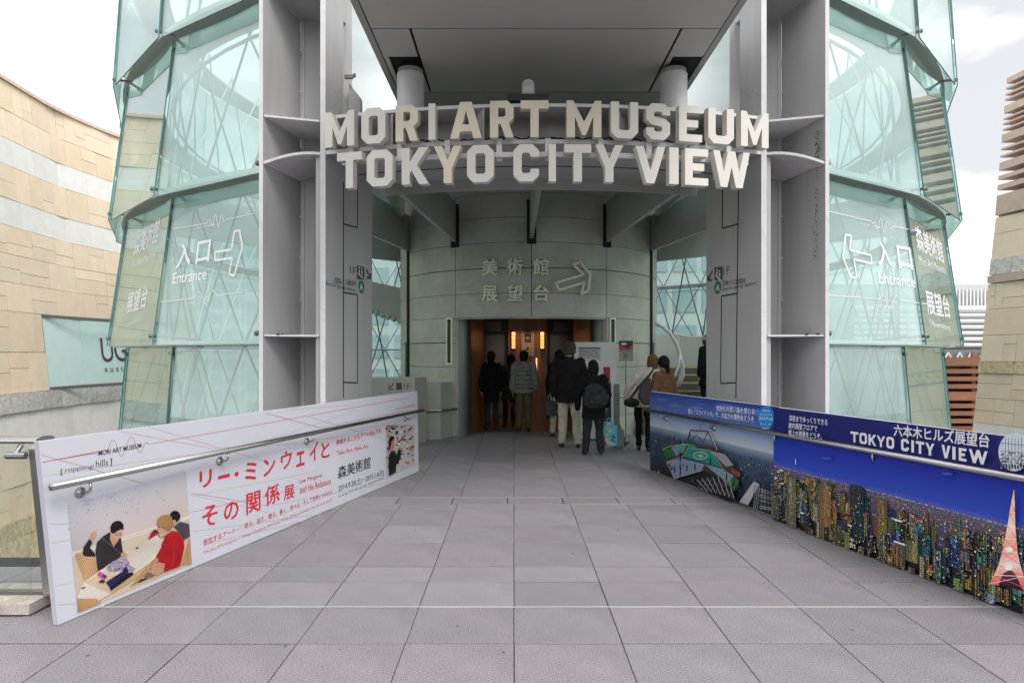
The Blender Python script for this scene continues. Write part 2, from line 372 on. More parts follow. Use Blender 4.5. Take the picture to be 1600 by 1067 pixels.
for y0, y1 in zip(ROWS[:-1], ROWS[1:]):
    drain = abs(y0 - 6.84) < .01
    a = max(-3.6, (xl(y0) if y0 > 3.7 and y0 < 8.5 else -3.6)) ; b = min(4.2, xr(y0) + .2 if y0 < 8.5 else 3.2)
    if y0 > 8.5: a = -3.0
    if 3.9 < y0 < 4.8: a = -6.6
    off = -0.07 if drain else 0.0
    i0 = math.floor(a / .6); i1 = math.ceil(b / .6)
    for i in range(i0, i1):
        x0 = i * .6 + off; gap = R.choice([.004, .006, .008]) if not drain else 0.012
        o = bpy.data.objects.new('paving_slab', slab_mesh(.6 - gap, (y1 - y0) - gap - .005)); C.objects.link(o); o.parent = pav
        o.location = (x0 + gap / 2, y0 + (gap + .005) / 2, R.uniform(-.0012, .0015))
b = MB(); b.box((-2.75, 4.042, 0.001), (3.4, 4.054, 0.0045)); b.build('expansion_joint_strip', M['steelstrip'], pav)
for yy in (6.832, 7.134):
    b = MB(); b.box((-1.6 if yy > 7 else .6, yy, 0.001), (2.3, yy + .006, 0.003)); b.build('drain_edge_strip', M['steelstrip'], pav)
R.seed(19); b = MB()
for k in range(34):
    x, y = R.uniform(-2.4, 2.9), R.uniform(3.0, 8.5); r_ = R.uniform(.004, .013)
    b.slab([(x + r_ * R.uniform(.8, 1.3) * math.cos(t * math.pi / 4), y + r_ * R.uniform(.8, 1.3) * math.sin(t * math.pi / 4), .0005) for t in range(8)], (0, 0, .0022))
b.build('gum_spots', mat('old gum', (.13, .125, .12), .8), pav)['kind'] = 'stuff'
lob = empty('lobby_floor', (0, 0, 0), kind='structure')
b = MB(); b.box((-1.9, 13.1, -0.05), (2.6, 17.5, 0.002)); b.build('floor_tiling', M['lobby_floor'], lob)

# ---- concrete drum
drum = empty('concrete_drum', (AX, AY, 0), 'round fair-faced concrete tower standing behind the entrance gate', 'concrete tower')
HZ = [-0.05, 0.40, 0.87, 1.345, 1.82, 2.295, 2.745, 3.22, 3.70, 4.17, 4.62, 4.95]
core = MB(); core.arc(2.80, 2.865, -30, -360 + 30, -0.05, 4.95, 44); core.arc(2.80, 2.865, -30, 30, 2.30, 4.95, 10)
core.build('backing_wall', M['dark'], drum)
for k in range(-4, 4):
    for z0, z1 in zip(HZ[:-1], HZ[1:]):
        if k in (-1, 0) and z0 < 2.2: continue
        t0, t1 = k * 30 + .12, (k + 1) * 30 - .12
        strong = abs(z1 - 3.22) < .01 or abs(z1 - 1.82) < .01
        b = MB(); b.arc(2.85, 2.93, t0, t1, z0 + .004, z1 - (.012 if strong else .004), 10); b.build('concrete_panel', M['concrete'], drum)
b = MB(); b.arc(2.85, 2.955, -30.3, 30.3, 2.262, 2.296, 16); b.build('door_head_trim', M['steel_dull'], drum)
for s in (-60, 60):
    p = ring(s, 2.95); b = MB(); b.tube((p.x, p.y, .95), (p.x, p.y, 4.4), .035, 6); b.build('dark_wall_channel', M['dark'], drum)
    p = ring(s, 3.0); b = MB(); b.tube((p.x, p.y, .95), (p.x, p.y, 1.85), .022, 6); b.build('glass_tube_lamp', M['glass_edge'], drum)
for s in (-30, 0, 30):
    b = MB(); b.arc(2.925, 2.965, s - 1.7, s - .6, 3.66, 4.48, 1); b.arc(2.925, 2.965, s + .6, s + 1.7, 3.66, 4.48, 1); b.arc(2.92, 2.945, s - .6, s + .6, 3.66, 4.48, 1)
    b.build('anchor_plate', M['dark'], drum)
for s in (-32.4, 32.4):
    fr = MB(); z0, z1 = 1.40, 2.30
    fr.arc(2.925, 2.975, s - 1.4, s - .9, z0, z1, 1); fr.arc(2.925, 2.975, s + .9, s + 1.4, z0, z1, 1)
    fr.arc(2.925, 2.975, s - .9, s + .9, z0, z0 + .03, 1); fr.arc(2.925, 2.975, s - .9, s + .9, z1 - .03, z1, 1)
    f = fr.build('vertical_light_box', M['relief'], drum)
    b = MB(); b.arc(2.92, 2.945, s - .9, s + .9, z0 + .03, z1 - .03, 1); b.build('light_box_back', M['dark'], f)
    b = MB(); b.arc(2.945, 2.955, s - .35, s + .35, z0 + .07, z1 - .07, 1); b.build('light_tube', M['grey_ink'], f)

# ---- lift lobby inside the drum
lobby = empty('lift_lobby', (AX, 14.6, 0), 'warm lit lift lobby inside the round concrete tower doorway', 'lift lobby')
def mir(x): return 2 * AX - x
for sgn in (0, 1):
    f = (lambda x: x) if sgn == 0 else mir
    A, B_, C_, D_ = (-1.135, 12.40), (-.84, 12.76), (-.70, 14.6), (-.80, 16.4)
    tt = -.05 if sgn == 0 else .05
    b = MB(); n = 8; pts = []
    for i in range(n + 1):
        u = i / n; x = A[0] + (B_[0] - A[0]) * math.sin(u * math.pi / 2) ; y = A[1] + (B_[1] - A[1]) * (1 - math.cos(u * math.pi / 2)); pts.append((f(x), y))
    for p, q in zip(pts[:-1], pts[1:]): b.slab([(p[0], p[1], 0), (q[0], q[1], 0), (q[0], q[1], 2.27), (p[0], p[1], 2.27)], (-.03 if sgn == 0 else .03, .03, 0))
    b.build('curved_steel_jamb', M['steel_dull'], lobby)
    b = MB(); b.wall((f(B_[0]), B_[1] + .002), (f(C_[0]), C_[1]), 0, 2.6, .05 if sgn == 0 else -.05); b.build('wood_side_wall', M['wood'] , lobby)
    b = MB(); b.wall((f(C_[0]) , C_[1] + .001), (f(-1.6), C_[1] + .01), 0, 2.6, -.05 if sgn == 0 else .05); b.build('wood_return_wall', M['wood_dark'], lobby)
b = MB(); b.box((-.95, 12.66, 2.52), (1.61, 14.6, 2.6)); b.box((-1.9, 14.6, 2.52), (2.6, 17.2, 2.6)); b.build('lobby_ceiling', M['wood'], lobby)
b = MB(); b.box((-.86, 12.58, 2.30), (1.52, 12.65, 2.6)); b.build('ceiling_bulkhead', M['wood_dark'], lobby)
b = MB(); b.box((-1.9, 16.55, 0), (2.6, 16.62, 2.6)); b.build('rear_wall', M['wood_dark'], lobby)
for x0, x1 in ((-1.25, -.19), (.88, 1.93)):
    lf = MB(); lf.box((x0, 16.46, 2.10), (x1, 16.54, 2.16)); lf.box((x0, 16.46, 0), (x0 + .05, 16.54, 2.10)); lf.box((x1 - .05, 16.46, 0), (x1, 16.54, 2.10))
    o = lf.build('lift_door_frame', M['wood_dark'], lobby)
    xm = (x0 + x1) / 2
    for a, c in ((x0 + .055, xm - .003), (xm + .003, x1 - .055)):
        b = MB(); b.box((a, 16.49, .01), (c, 16.53, 2.095)); b.build('lift_door_leaf', M['lift_door'], o)
    b = MB(); b.box((x0 + .15, 16.50, 2.19), (x1 - .15, 16.545, 2.44)); b.build('lift_header_panel', M['lift_door'], lobby)
b = MB(); b.box((-.14, 15.9, 0), (.82, 16.54, 2.515)); pil = b.build('wood_pilaster', M['wood'], lobby)
M['lamp_glow'] = mat('sconce glow', (1, .55, .25), .5, emit=(1.0, .34, .09), estr=1.0)
M['strip_glow'] = mat('slim strip glow', (1, .7, .4), .5, emit=(1.0, .55, .25), estr=.8)
for x in (-.01, .70):
    b = MB(); b.box((x - .05, 15.84, 1.70), (x + .05, 15.895, 2.16)); sc = b.build('wall_sconce', M['dark'], lobby)
    for j in range(4):
        b = MB(); b.box((x - .042, 15.80, 1.735 + j * .103), (x + .042, 15.84, 1.735 + j * .103 + .096)); b.build('sconce_shade', M['lamp_glow'], sc)
b = MB(); b.box((.545, 15.87, 1.02), (.575, 15.895, 1.5)); b.build('slim_strip_lamp', M['strip_glow'], lobby)
b = MB(); b.box((.19, 15.87, 1.55), (.50, 15.895, 2.16)); bd = b.build('lift_notice_board', M['parapet'], lobby)
b = MB(); b.box((.27, 15.862, 1.90), (.42, 15.869, 2.08)); b.build('lift_pictogram', M['ink'], bd)
b = MB()
for x in (.31, .345, .38):
    b.ball((x, 15.859, 2.035), (.009, .002, .009), 6, 4); b.box((x - .011, 15.857, 1.97), (x + .011, 15.861, 2.022))
b.box((.29, 15.857, 1.925), (.40, 15.861, 1.935)); b.build('lift_pictogram_figures', M['white'], bd)
b = MB(); b.path([(.345 + .05*math.cos(t), 15.865, 1.68 + .05*math.sin(t)) for t in [rad(60 + k*24) for k in range(12)]], .007, 5); b.ball((.345, 15.865, 1.76), .018, 6, 5)
b.build('wheelchair_mark', M['ink'], bd)
for x in (.06, .62):
    b = MB(); b.tube((x, 15.6, 2.50), (x, 15.6, 2.519), .05, 10); b.build('ceiling_spot', M['strip_glow'], lobby)
def spot(name, loc, e, size, blend=.6, col=(1, .52, .26)):
    l = bpy.data.lights.new(name, 'SPOT'); l.energy = e * 1.1; l.spot_size = rad(size); l.spot_blend = blend; l.color = col; l.shadow_soft_size = .05
    o = bpy.data.objects.new(name, l); C.objects.link(o); o.location = loc; return o
spot('ceiling_spot_light', (.06, 15.6, 2.49), 11, 95); spot('ceiling_spot_light', (.62, 15.6, 2.49), 11, 95)
spot('ceiling_spot_light', (.33, 14.0, 2.49), 5, 130)
# pictogram relief on the drum: characters and an outlined arrow
rel = empty('relief_lettering', tuple(ring(0, 2.93)) + (2.6,), 'raised pale characters and outlined arrow on round concrete wall above doorway', 'lettering')
def drum_plane(deg, r=2.935):
    p = ring(deg, r); a = rad(deg); return Plane((p.x, p.y, 2.5), (math.sin(a), -math.cos(a), 0))
def px_deg(px, r):
    best = min((abs((ring(t / 10, r).x / ring(t / 10, r).y) * 1000 + 803 - px), t / 10) for t in range(-750, 750)); return best[1]
for ch, x0, x1, y0, y1 in (('美',754.5,778.5,406,431),('術',793,817,405.5,430.5),('館',832.5,857,405,430.5),('展',755,778,447,471),('望',793.5,817,446,470.5),('台',833.5,857,446,470.5)):
    pl = drum_plane(px_deg((x0 + x1) / 2, 2.935)); b = MB(); text_on(b, pl, ch, (x0, y1), (x1, y1), (x0, y0), lift=.0, bold=.022, depth=.06, res=2); b.build('relief_character', M['relief'], rel)
def outline_bars(mb, pts, w, n, dep):
    P = [Vector(p) for p in pts]
    for a, c in zip(P, P[1:] + P[:1]):
        d_ = (c - a).normalized(); s_ = d_.cross(n) * w / 2
        a2 = a - d_ * w * .42; c2 = c + d_ * w * .42
        mb.slab([a2 - s_, c2 - s_, c2 + s_, a2 + s_], n * dep)
arrow = [(868,442),(911,429.5),(895,413),(905.5,411),(921.5,429),(918.5,454),(907.5,460),(912,441.5),(872.5,453.5)]
pl = drum_plane(px_deg(897, 2.935)); b = MB(); pts = [pl.hit(x, y, .06) for x, y in arrow]
outline_bars(b, pts, .042, pl.n, .04); b.build('relief_arrow', M['relief'], rel)

# ---- radial beams from the drum to the ring girder
for i, (t0, r0, t1, r1, lab) in enumerate(((0, 6.78, 0, 2.96, 'central grey fin beam between ring girder and concrete tower above doorway'),
        (-16.2, 6.78, -30, 2.96, 'grey fin beam left of the concrete tower characters running out to the ring girder'),
        (16.2, 6.78, 30, 2.96, 'grey fin beam right of the concrete tower characters running out to the ring girder'),
        (-29, 7.4, -60, 2.96, 'outer grey fin beam behind the left gate column, meeting the tower flank'),
        (29, 7.4, 60, 2.96, 'outer grey fin beam behind the right gate column, meeting the tower flank'),
        (-64, 7.4, -92, 2.96, 'rear grey fin beam at the left side of the concrete tower'),
        (64, 7.4, 92, 2.96, 'rear grey fin beam at the right side of the concrete tower'))):
    p = ring(t0, r0); q = ring(t1, r1); m_ = (p + q) / 2; b = MB()
    d_ = (q - p).normalized(); w = Vector((-d_.y, d_.x)) * .035
    z0, z1 = 3.76, 4.50
    b.hexa([(v.x, v.y, z0) for v in (p - w, q - w, q + w, p + w)][::1] + [(v.x, v.y, z1) for v in (p - w, q - w, q + w, p + w)])
    o = b.build('fin_beam', M['beam'], loc=(m_.x, m_.y, z0)); tag(o, lab, 'steel beam', 'fin beams round the concrete tower')
# ---- ring girder
gird = empty('ring_girder', (AX, AY - 8, 3.8), 'curved grey ring girder spanning the gate columns behind the big letters', 'girder')
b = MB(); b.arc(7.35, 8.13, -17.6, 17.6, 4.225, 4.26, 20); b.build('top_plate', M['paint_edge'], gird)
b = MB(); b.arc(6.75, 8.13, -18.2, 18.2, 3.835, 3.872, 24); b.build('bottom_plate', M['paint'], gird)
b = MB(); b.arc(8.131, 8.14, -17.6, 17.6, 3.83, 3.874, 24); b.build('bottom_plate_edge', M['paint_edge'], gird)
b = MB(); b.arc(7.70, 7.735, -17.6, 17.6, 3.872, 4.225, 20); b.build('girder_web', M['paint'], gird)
b = MB(); b.arc(6.72, 6.75, -18.2, 18.2, 3.70, 3.872, 24); b.build('inner_lip', M['beam'], gird)
b = MB(); b.arc(7.30, 7.315, -18.2, 18.2, 3.829, 3.835, 24); b.build('soffit_joint', M['dark'], gird)
for t in (-13.5, -6.3, 7.0, 10.2, 14.2):
    p, q = ring(t, 7.74), ring(t + (1.6 if t < 0 else -1.6), 8.11); b = MB(); b.wall(p, q, 3.875, 4.222, .02); b.build('stiffener_plate', M['paint_edge'], gird)
# dark sagging cables in the girder
R.seed(11)
for t0, t1 in ((-10, -4.2), (-3.6, 1.2), (0.5, 6.2), (5.8, 10.8), (11.5, 14.8)):
    for kk in range(2):
        P = []
        for i in range(15):
            t = t0 + (t1 - t0) * i / 14; p = ring(t, 7.95 + .05 * kk); P.append((p.x, p.y, 3.90 + .035 * abs(math.sin(i * .9 + kk)) + R.uniform(0, .02)))
        b = MB(); b.path(P, .008, 5); o = b.build('cable', M['black'], gird)

# ---- gate columns
def gate_column(side):
    f = (lambda x: x) if side < 0 else mir
    col_ = empty('gate_column', (f(-2.35), 7.4, 0), ('left' if side < 0 else 'right') + ' grey steel gate column with open shelf-like bays and dark-lined inner face', 'steel column', 'steel columns of the entrance gate')
    sg = 1 if side < 0 else -1
    o1, o2, i1, i2, i3 = (-2.745, 7.0), (-2.58, 7.75), (-2.11, 7.17), (-1.85, 8.35), (-2.03, 7.62)
    F = lambda p: (f(p[0]), p[1])
    b = MB(); b.wall(F(o1), F(o2), -.4, 8.4, .035 * sg); b.build('outer_flange', M['paint'], col_)
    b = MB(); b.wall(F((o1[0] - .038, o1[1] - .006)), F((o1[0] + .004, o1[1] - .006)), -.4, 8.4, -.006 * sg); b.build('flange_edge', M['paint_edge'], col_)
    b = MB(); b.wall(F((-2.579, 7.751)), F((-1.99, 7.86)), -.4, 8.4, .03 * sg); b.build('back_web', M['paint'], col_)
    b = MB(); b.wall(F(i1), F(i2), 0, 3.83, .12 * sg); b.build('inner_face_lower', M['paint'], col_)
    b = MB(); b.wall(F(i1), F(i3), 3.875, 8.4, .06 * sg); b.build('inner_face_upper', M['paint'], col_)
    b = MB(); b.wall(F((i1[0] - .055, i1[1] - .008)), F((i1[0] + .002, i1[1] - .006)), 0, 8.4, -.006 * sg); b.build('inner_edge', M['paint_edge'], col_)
    # horizontal shelf plates
    for z in (1.815, 4.217, 5.66):
        q = [(-2.735, 7.005), (-2.18, 7.165), (-2.06, 7.84), (-2.572, 7.745)]
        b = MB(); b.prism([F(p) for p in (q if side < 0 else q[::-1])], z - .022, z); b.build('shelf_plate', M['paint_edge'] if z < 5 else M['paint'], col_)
    n = 8; b = MB(); q = []
    for i in range(n + 1):
        u = i / n; x = -2.74 + (2.74 - 2.16) * u; z = 3.705 + .15 * math.sin(u * math.pi / 2)
        q.append((x, 7.0 + .165 * u - .03 * math.sin(u * math.pi), z))
    for p, r_ in zip(q[:-1], q[1:]):
        bk_ = lambda w: (f(-2.57 + .57 * w), 7.745 + .10 * w)
        u0 = (p[0] + 2.74) / .58; u1 = (r_[0] + 2.74) / .58
        P = [(f(p[0]), p[1]), (f(r_[0]), r_[1]), bk_(u1), bk_(u0)]
        Z = [p[2], r_[2], r_[2], p[2]]
        if side > 0: P = P[::-1]; Z = Z[::-1]
        b.hexa([(a[0], a[1], z - .03) for a, z in zip(P, Z)] + [(a[0], a[1], z) for a, z in zip(P, Z)])
    b.build('curved_shelf_plate', M['paint_edge'], col_)
    pl = Plane((f(i1[0]), i1[1], 1), (1.18 if side < 0 else -1.18, -.26, 0))
    def strip(x0, y0, x1, y1, w=.016):
        a = pl.hit(x0, y0, .001); c = pl.hit(x1, y1, .001); d_ = (c - a).normalized(); s_ = d_.cross(pl.n) * w / 2
        m_ = MB(); m_.slab([a - s_, c - s_, c + s_, a + s_], pl.n * .003); m_.build('panel_joint', M['dark'], col_)
    if side < 0:
        for l in ((536.5,285,536.5,621),(536.5,350,558.5,356),(558.5,294,558.5,356),(536.5,457,558.5,460.5),(558.5,461,558.5,597),(536.5,597,558.5,598)): strip(*l)
    else:
        for l in ((1154,290,1150,622),(1154,350,1128.5,357),(1129,296,1128.5,357),(1153,458,1127.5,463),(1127.5,463,1126,598),(1150.5,598,1126,599)): strip(*l)
    for k in range(16):
        z = .25 + k * .5
        for (q, d_) in (((-2.60, 7.735), 0), ((-2.13, 7.84), 0)):
            b = MB(); p = F(q); b.ball((p[0] + .035 * (1 if side < 0 else -1) * (1 if q[0] < -2.3 else -1), p[1] - .035 + (.0 if q[0] < -2.3 else 0), z), (.012, .012, .012), 8, 5); b.build('bolt_head', M['paint_edge'], col_)
    b = MB(); p = F((-2.545, 7.737)); b.tube((p[0], p[1], 0), (p[0], p[1], 8.3), .008, 6); b.build('weld_seam', M['paint_edge'], col_)
    # rust freckles and a little dirt
    R.seed(5 + side); b = MB()
    cx = (515, 505) if side < 0 else (1275, 1283)
    if side > 0:
        plo = Plane((f(-2.71), 7.0, 1), (-.98, .21, 0)); plo.n = Vector((-.75, -.165 * 0, 0)).normalized()
        plo = Plane((f(o1[0] + .036), o1[1], 1), Vector((-.75, .165 * -1, 0)))
        for k in range(170):
            y = R.choice([R.uniform(205, 250), R.uniform(262, 420)]); x = 1277 - (y - 262) * .035 + R.gauss(0, 2.2) if y > 255 else 1277 + R.gauss(0, 2.5)
            p = plo.hit(x, y, .002); b.ball(p, (.004, R.uniform(.003, .008), R.uniform(.003, .012)), 5, 3)
    for k in range(26):
        x = (528 if side < 0 else 1170) + R.gauss(0, 5); y = R.uniform(140, 185)
        p = pl.hit(x, y, .002); b.ball(p, (.002, R.uniform(.003, .007), R.uniform(.003, .007)), 5, 3)
    b.build('rust_freckles', M['rust'], col_)['kind'] = 'stuff'
    b = MB()
    for k in range(40):
        p = (f(-2.60 + R.gauss(0, .05)), 7.25 + R.gauss(0, .08), 1.818); b.ball(p, (R.uniform(.01, .03), R.uniform(.01, .03), R.uniform(.004, .014)), 5, 4)
    b.build('litter_dust', M['dirt'], col_)['kind'] = 'stuff'
    # wayfinding print
    T = MB()
    if side < 0:
        text_on(T, pl, '1F', (547, 427.5), (556, 430), (547, 416)); text_on(T, pl, '団体バス乗降所', (523, 443), (557, 448.5), (523, 433), res=2)
        text_on(T, pl, 'Bus for group visitors', (509.5, 448), (556, 459), (509.5, 438.5), res=1)
        sq = [(557.5, 415), (569, 417.5), (569, 437.5), (557.5, 436)]; ar = [(572, 421), (579, 434.5)]; cc = (564.5, 448.5)
    else:
        text_on(T, pl, '1F', (1130, 430), (1140, 427.5), (1130, 418)); text_on(T, pl, '団体バス乗降所', (1129, 447), (1165, 443), (1129, 438.5), res=2)
        text_on(T, pl, 'Bus for group visitors', (1129, 457), (1182, 447), (1129, 449), res=1)
        sq = [(1116.5, 418.5), (1129, 416), (1129, 437), (1116.5, 438.5)]; ar = [(1113.5, 423), (1106, 438)]; cc = (1121.5, 449.5)
    T.build('wayfinding_text', M['grey_ink'], col_)
    b = MB(); b.slab([pl.hit(x, y, .001) for x, y in sq], pl.n * .002); e = b.build('escalator_pictogram', M['grey_ink'], col_)
    b = MB()
    def bar(m_, p, q, w, l=.0045):
        a = pl.hit(*p, l); c = pl.hit(*q, l); d_ = (c - a).normalized(); s_ = d_.cross(pl.n) * w / 2; m_.slab([a - s_, c - s_, c + s_, a + s_], pl.n * .001)
    sx, sy = sq[0]; k = 1
    bar(b, (sx + 1.5, sy + 12), (sx + 9.5, sy + 19.5), .022); bar(b, (sx + 3.8, sy + 6), (sx + 4, sy + 12), .03); bar(b, (sx + 7.8, sy + 8), (sx + 8, sy + 15), .03)
    for hx, hy in ((3.8, 3.4), (7.8, 5.2)): p = pl.hit(sx + hx, sy + hy, .005); b.ball(p, .012, 6, 4)
    b.build('escalator_figures', M['white'], e)
    b = MB(); bar(b, ar[0], ar[1], .03, .002)
    dx = -1 if side < 0 else 1
    bar(b, ar[1], (ar[1][0] + dx * 6, ar[1][1] - .5), .028, .002); bar(b, ar[1], (ar[1][0], ar[1][1] - 8), .028, .002); b.build('direction_arrow', M['grey_ink'], col_)
    b = MB(); p = pl.hit(*cc, .001); u = Vector((-pl.n.y, pl.n.x, 0)); r_ = .082
    b.slab([p + u * r_ * math.cos(t * math.pi / 12) + Vector((0, 0, r_ * math.sin(t * math.pi / 12))) for t in range(24)], pl.n * .003); e = b.build('stop_disc', M['green_disc'], col_)
    b = MB(); text_on(b, pl, 'A', (cc[0] - 3, cc[1] + 5.2), (cc[0] + 3, cc[1] + 5.4), (cc[0] - 3, cc[1] - 5), lift=.005, bold=.03); b.build('stop_letter', M['white'], e)
    return col_
gate_column(-1); gate_column(1)

# ---- lettering
def rect(x0, y0, x1, y1): return [(x0, y0), (x1, y0), (x1, y1), (x0, y1)]
def glyph(ch, w):
    t = .225 / 1.0; c = .17; k = .045
    tt = t
    G = {
     'O': ([(c,0),(w-c,0),(w,c),(w,1-c),(w-c,1),(c,1),(0,1-c),(0,c)], [[(tt+k,tt),(w-tt-k,tt),(w-tt,tt+k),(w-tt,1-tt-k),(w-tt-k,1-tt),(tt+k,1-tt),(tt,1-tt-k),(tt,tt+k)]]),
     'C': ([(w,.66),(w,1-c),(w-c,1),(c,1),(0,1-c),(0,c),(c,0),(w-c,0),(w,c),(w,.34),(w-t,.34),(w-t,t+k),(w-t-k,t),(t+k,t),(t,t+k),(t,1-t-k),(t+k,1-t),(w-t-k,1-t),(w-t,1-t-k),(w-t,.66)], []),
     'U': ([(0,1),(0,c),(c,0),(w-c,0),(w,c),(w,1),(w-t,1),(w-t,t+k),(w-t-k,t),(t+k,t),(t,t+k),(t,1)], []),
     'I': (rect(0,0,w,1), []),
     'T': ([(0,1),(0,1-t),(w/2-t/2,1-t),(w/2-t/2,0),(w/2+t/2,0),(w/2+t/2,1-t),(w,1-t),(w,1)], []),
     'E': ([(0,0),(w,0),(w,t*.9),(t,t*.9),(t,.4),(w-.12,.4),(w-.12,.6),(t,.6),(t,1-t*.9),(w,1-t*.9),(w,1),(0,1)], []),
     'M': ([(0,0),(0,1),(t*.8,1),(w/2,.42),(w-t*.8,1),(w,1),(w,0),(w-t,0),(w-t,.56),(w/2+.05,.06),(w/2-.05,.06),(t,.56),(t,0)], []),
     'A': ([(0,0),(w/2-.16,1),(w/2+.16,1),(w,0),(w-t,0),(w-t-.055,.19),(t+.055,.19),(t,0)], [[(t+.115,.38),(w-t-.115,.38),(w/2,.76)]]),
     'R': ([(0,0),(0,1),(w-c,1),(w,1-c),(w,.52),(w-.13,.40),(w,0),(w-t,0),(w-t-.13,.37),(t,.37),(t,0)], [[(t,.56),(w-t-k,.56),(w-t,.60),(w-t,.77),(w-t-k,.81),(t,.81)]]),
     'K': ([(0,0),(0,1),(t,1),(t,.60),(w-t-.05,1),(w,1),(w*.5+.05,.53),(w,0),(w-t-.04,0),(w*.36,.385),(t,.30),(t,0)], []),
     'Y': ([(0,1),(t,1),(w/2,.62),(w-t,1),(w,1),(w/2+t/2,.40),(w/2+t/2,0),(w/2-t/2,0),(w/2-t/2,.40)], []),
     'V': ([(0,1),(t,1),(w/2,.34),(w-t,1),(w,1),(w/2+t*.5,0),(w/2-t*.5,0)], []),
     'W': ([(0,1),(t*.9,1),(.29*w,.42),(.5*w-t*.5,1),(.5*w+t*.5,1),(.71*w,.42),(w-t*.9,1),(w,1),(.71*w+t*.45,0),(.71*w-t*.45,0),(.5*w,.55),(.29*w+t*.45,0),(.29*w-t*.45,0)], []),
     'S': ([(w,.68),(w,.84),(w-.16,1),(.16,1),(0,.84),(0,.56),(.14,.42),(w-t,.36),(w-t,.27),(w-t-.05,t),(t+.05,t),(t,.27),(t,.33),(0,.33),(0,.16),(.16,0),(w-.16,0),(w,.16),(w,.46),(w-.14,.58),(t,.64),(t,.74),(t+.05,1-t),(w-t-.05,1-t),(w-t,.74),(w-t,.68)], []),
    }
    return G[ch]
def glyph_mesh(ch, w, depth):   # unit height glyph -> verts, faces
    c = bpy.data.curves.new('g', 'CURVE'); c.dimensions = '2D'; c.fill_mode = 'BOTH'; c.extrude = depth / 2
    out, holes = glyph(ch, w)
    for loop in [out] + holes:
        s_ = c.splines.new('POLY'); s_.points.add(len(loop) - 1); s_.use_cyclic_u = True
        for p, q in zip(s_.points, loop): p.co = (q[0], q[1], 0, 1)
    o = bpy.data.objects.new('g', c); C.objects.link(o); dg = bpy.context.evaluated_depsgraph_get()
    me = bpy.data.meshes.new_from_object(o.evaluated_get(dg)); vs = [v.co.copy() for v in me.vertices]; fs = [tuple(p.vertices) for p in me.polygons]
    bpy.data.objects.remove(o); bpy.data.curves.remove(c); bpy.data.meshes.remove(me); return vs, fs
def big_row(name, lab, spec, r, z0, z1, yell):
    root = empty(name, tuple(ring(0, r)) + (z0,), lab, 'lettering', 'big entrance gate lettering')
    H = z1 - z0
    for k, (ch, a, c) in enumerate(spec):
        ta, tb = px_deg(a, r), px_deg(c, r); A, B_ = ring(ta, r), ring(tb, r); wd = (B_ - A).length; u = (B_ - A).normalized(); n = Vector((u.y, -u.x))
        vs, fs = glyph_mesh(ch, wd / H, .24); m_ = MB()
        m_.add([(A.x + u.x * v.x * H + n.x * (v.z - .14) * H, A.y + u.y * v.x * H + n.y * (v.z - .14) * H, z0 + v.y * H) for v in vs], fs)
        o = m_.build('letter', M['cream_yellow'] if k in yell else M['cream'], root)
        bv = o.modifiers.new('edge', 'BEVEL'); bv.width = .006; bv.segments = 2; bv.limit_method = 'ANGLE'; bv.angle_limit = rad(40)
    return root
big_row('museum_lettering', 'upper row of big cream letters MORI ART MUSEUM standing on the ring girder',
  [('M',507,553),('O',565,602),('R',618,652),('I',669,680),('A',704,752),('R',765,803),('T',814,857),('M',886,940),('U',954,997),('S',1010,1048),('E',1062,1098),('U',1107,1147),('M',1158,1202)], 8.31, 3.845, 4.225, {2, 4, 5, 6, 7})
row2 = big_row('city_view_lettering', 'lower row of big cream letters TOKYO CITY VIEW hung under the ring girder',
  [('T',526,565),('O',573,612),('K',627,670),('Y',677,720),('O',729,771),('C',802,842),('I',857,868),('T',881,924),('Y',931,975),('V',994,1040),('I',1047,1060),('E',1071,1107),('W',1115,1173)], 8.36, 3.372, 3.755, {3})
b = MB(); b.arc(8.19, 8.225, -15.6, 15.8, 3.665, 3.715, 24); b.build('carrier_bar', M['paint_edge'], row2)
for px in (548, 623, 699, 780, 857, 939, 1015, 1082, 1140):
    t = px_deg(px, 8.2); p = ring(t, 8.155); q = ring(t, 8.186); b = MB()
    b.arc(8.145, 8.186, t - .2, t + .2, 3.64, 3.872, 1); b.build('hanger', M['paint_edge'], row2)

# ---- canopy with soffit panels and pipe columns
can = empty('entrance_canopy', (AX, 7, 4.95), 'dark flat canopy with panelled soffit above the entrance gate', 'canopy')
xa, xb, xc, xd = -1.47, -1.07, 1.73, 2.13; Z = 4.95
b = MB(); b.box((xa - .02, 4.8, Z + .03), (xd + .02, 12.2, Z + .55)); b.build('canopy_body', M['dark'], can)
b = MB(); b.box((xa - .09, 4.8, Z + .012), (xa - .02, 8.9, Z + .5)); b.build('canopy_side_fascia', M['beam'], can)
b = MB(); b.box((xd + .02, 4.8, Z + .012), (xd + .09, 8.9, Z + .5)); b.build('canopy_side_fascia', M['beam'], can)
for x0, x1, y0, y1 in ((xa, xd, 5.0, 6.59), (xa, xd, 4.8, 4.98), (xb + .015, xc - .015, 6.61, 8.19)):
    b = MB(); b.box((x0, y0, Z), (x1, y1, Z + .028)); b.build('soffit_panel', M['soffit'], can)
for x0, x1, hx in ((xa, xb - .015, -1.21), (xc + .015, xd, 1.87)):
    b = MB(); b.box((x0, 6.61, Z), (x1, 7.22, Z + .028)); b.box((x0, 7.22, Z), (x0 + .05, 8.19, Z + .028)); b.box((x0 + .05, 7.86, Z), (x1, 8.19, Z + .028)); b.build('soffit_panel', M['soffit'], can)
b = MB(); b.box((xa, 8.22, Z), (xd, 10.6, Z + .028)); b.build('soffit_panel', M['beam'], can)
b = MB(); b.arc(0.05, 4.3, 0, 360, Z + .03, Z + .4, 48); b.build('round_roof_deck', M['beam'], can)
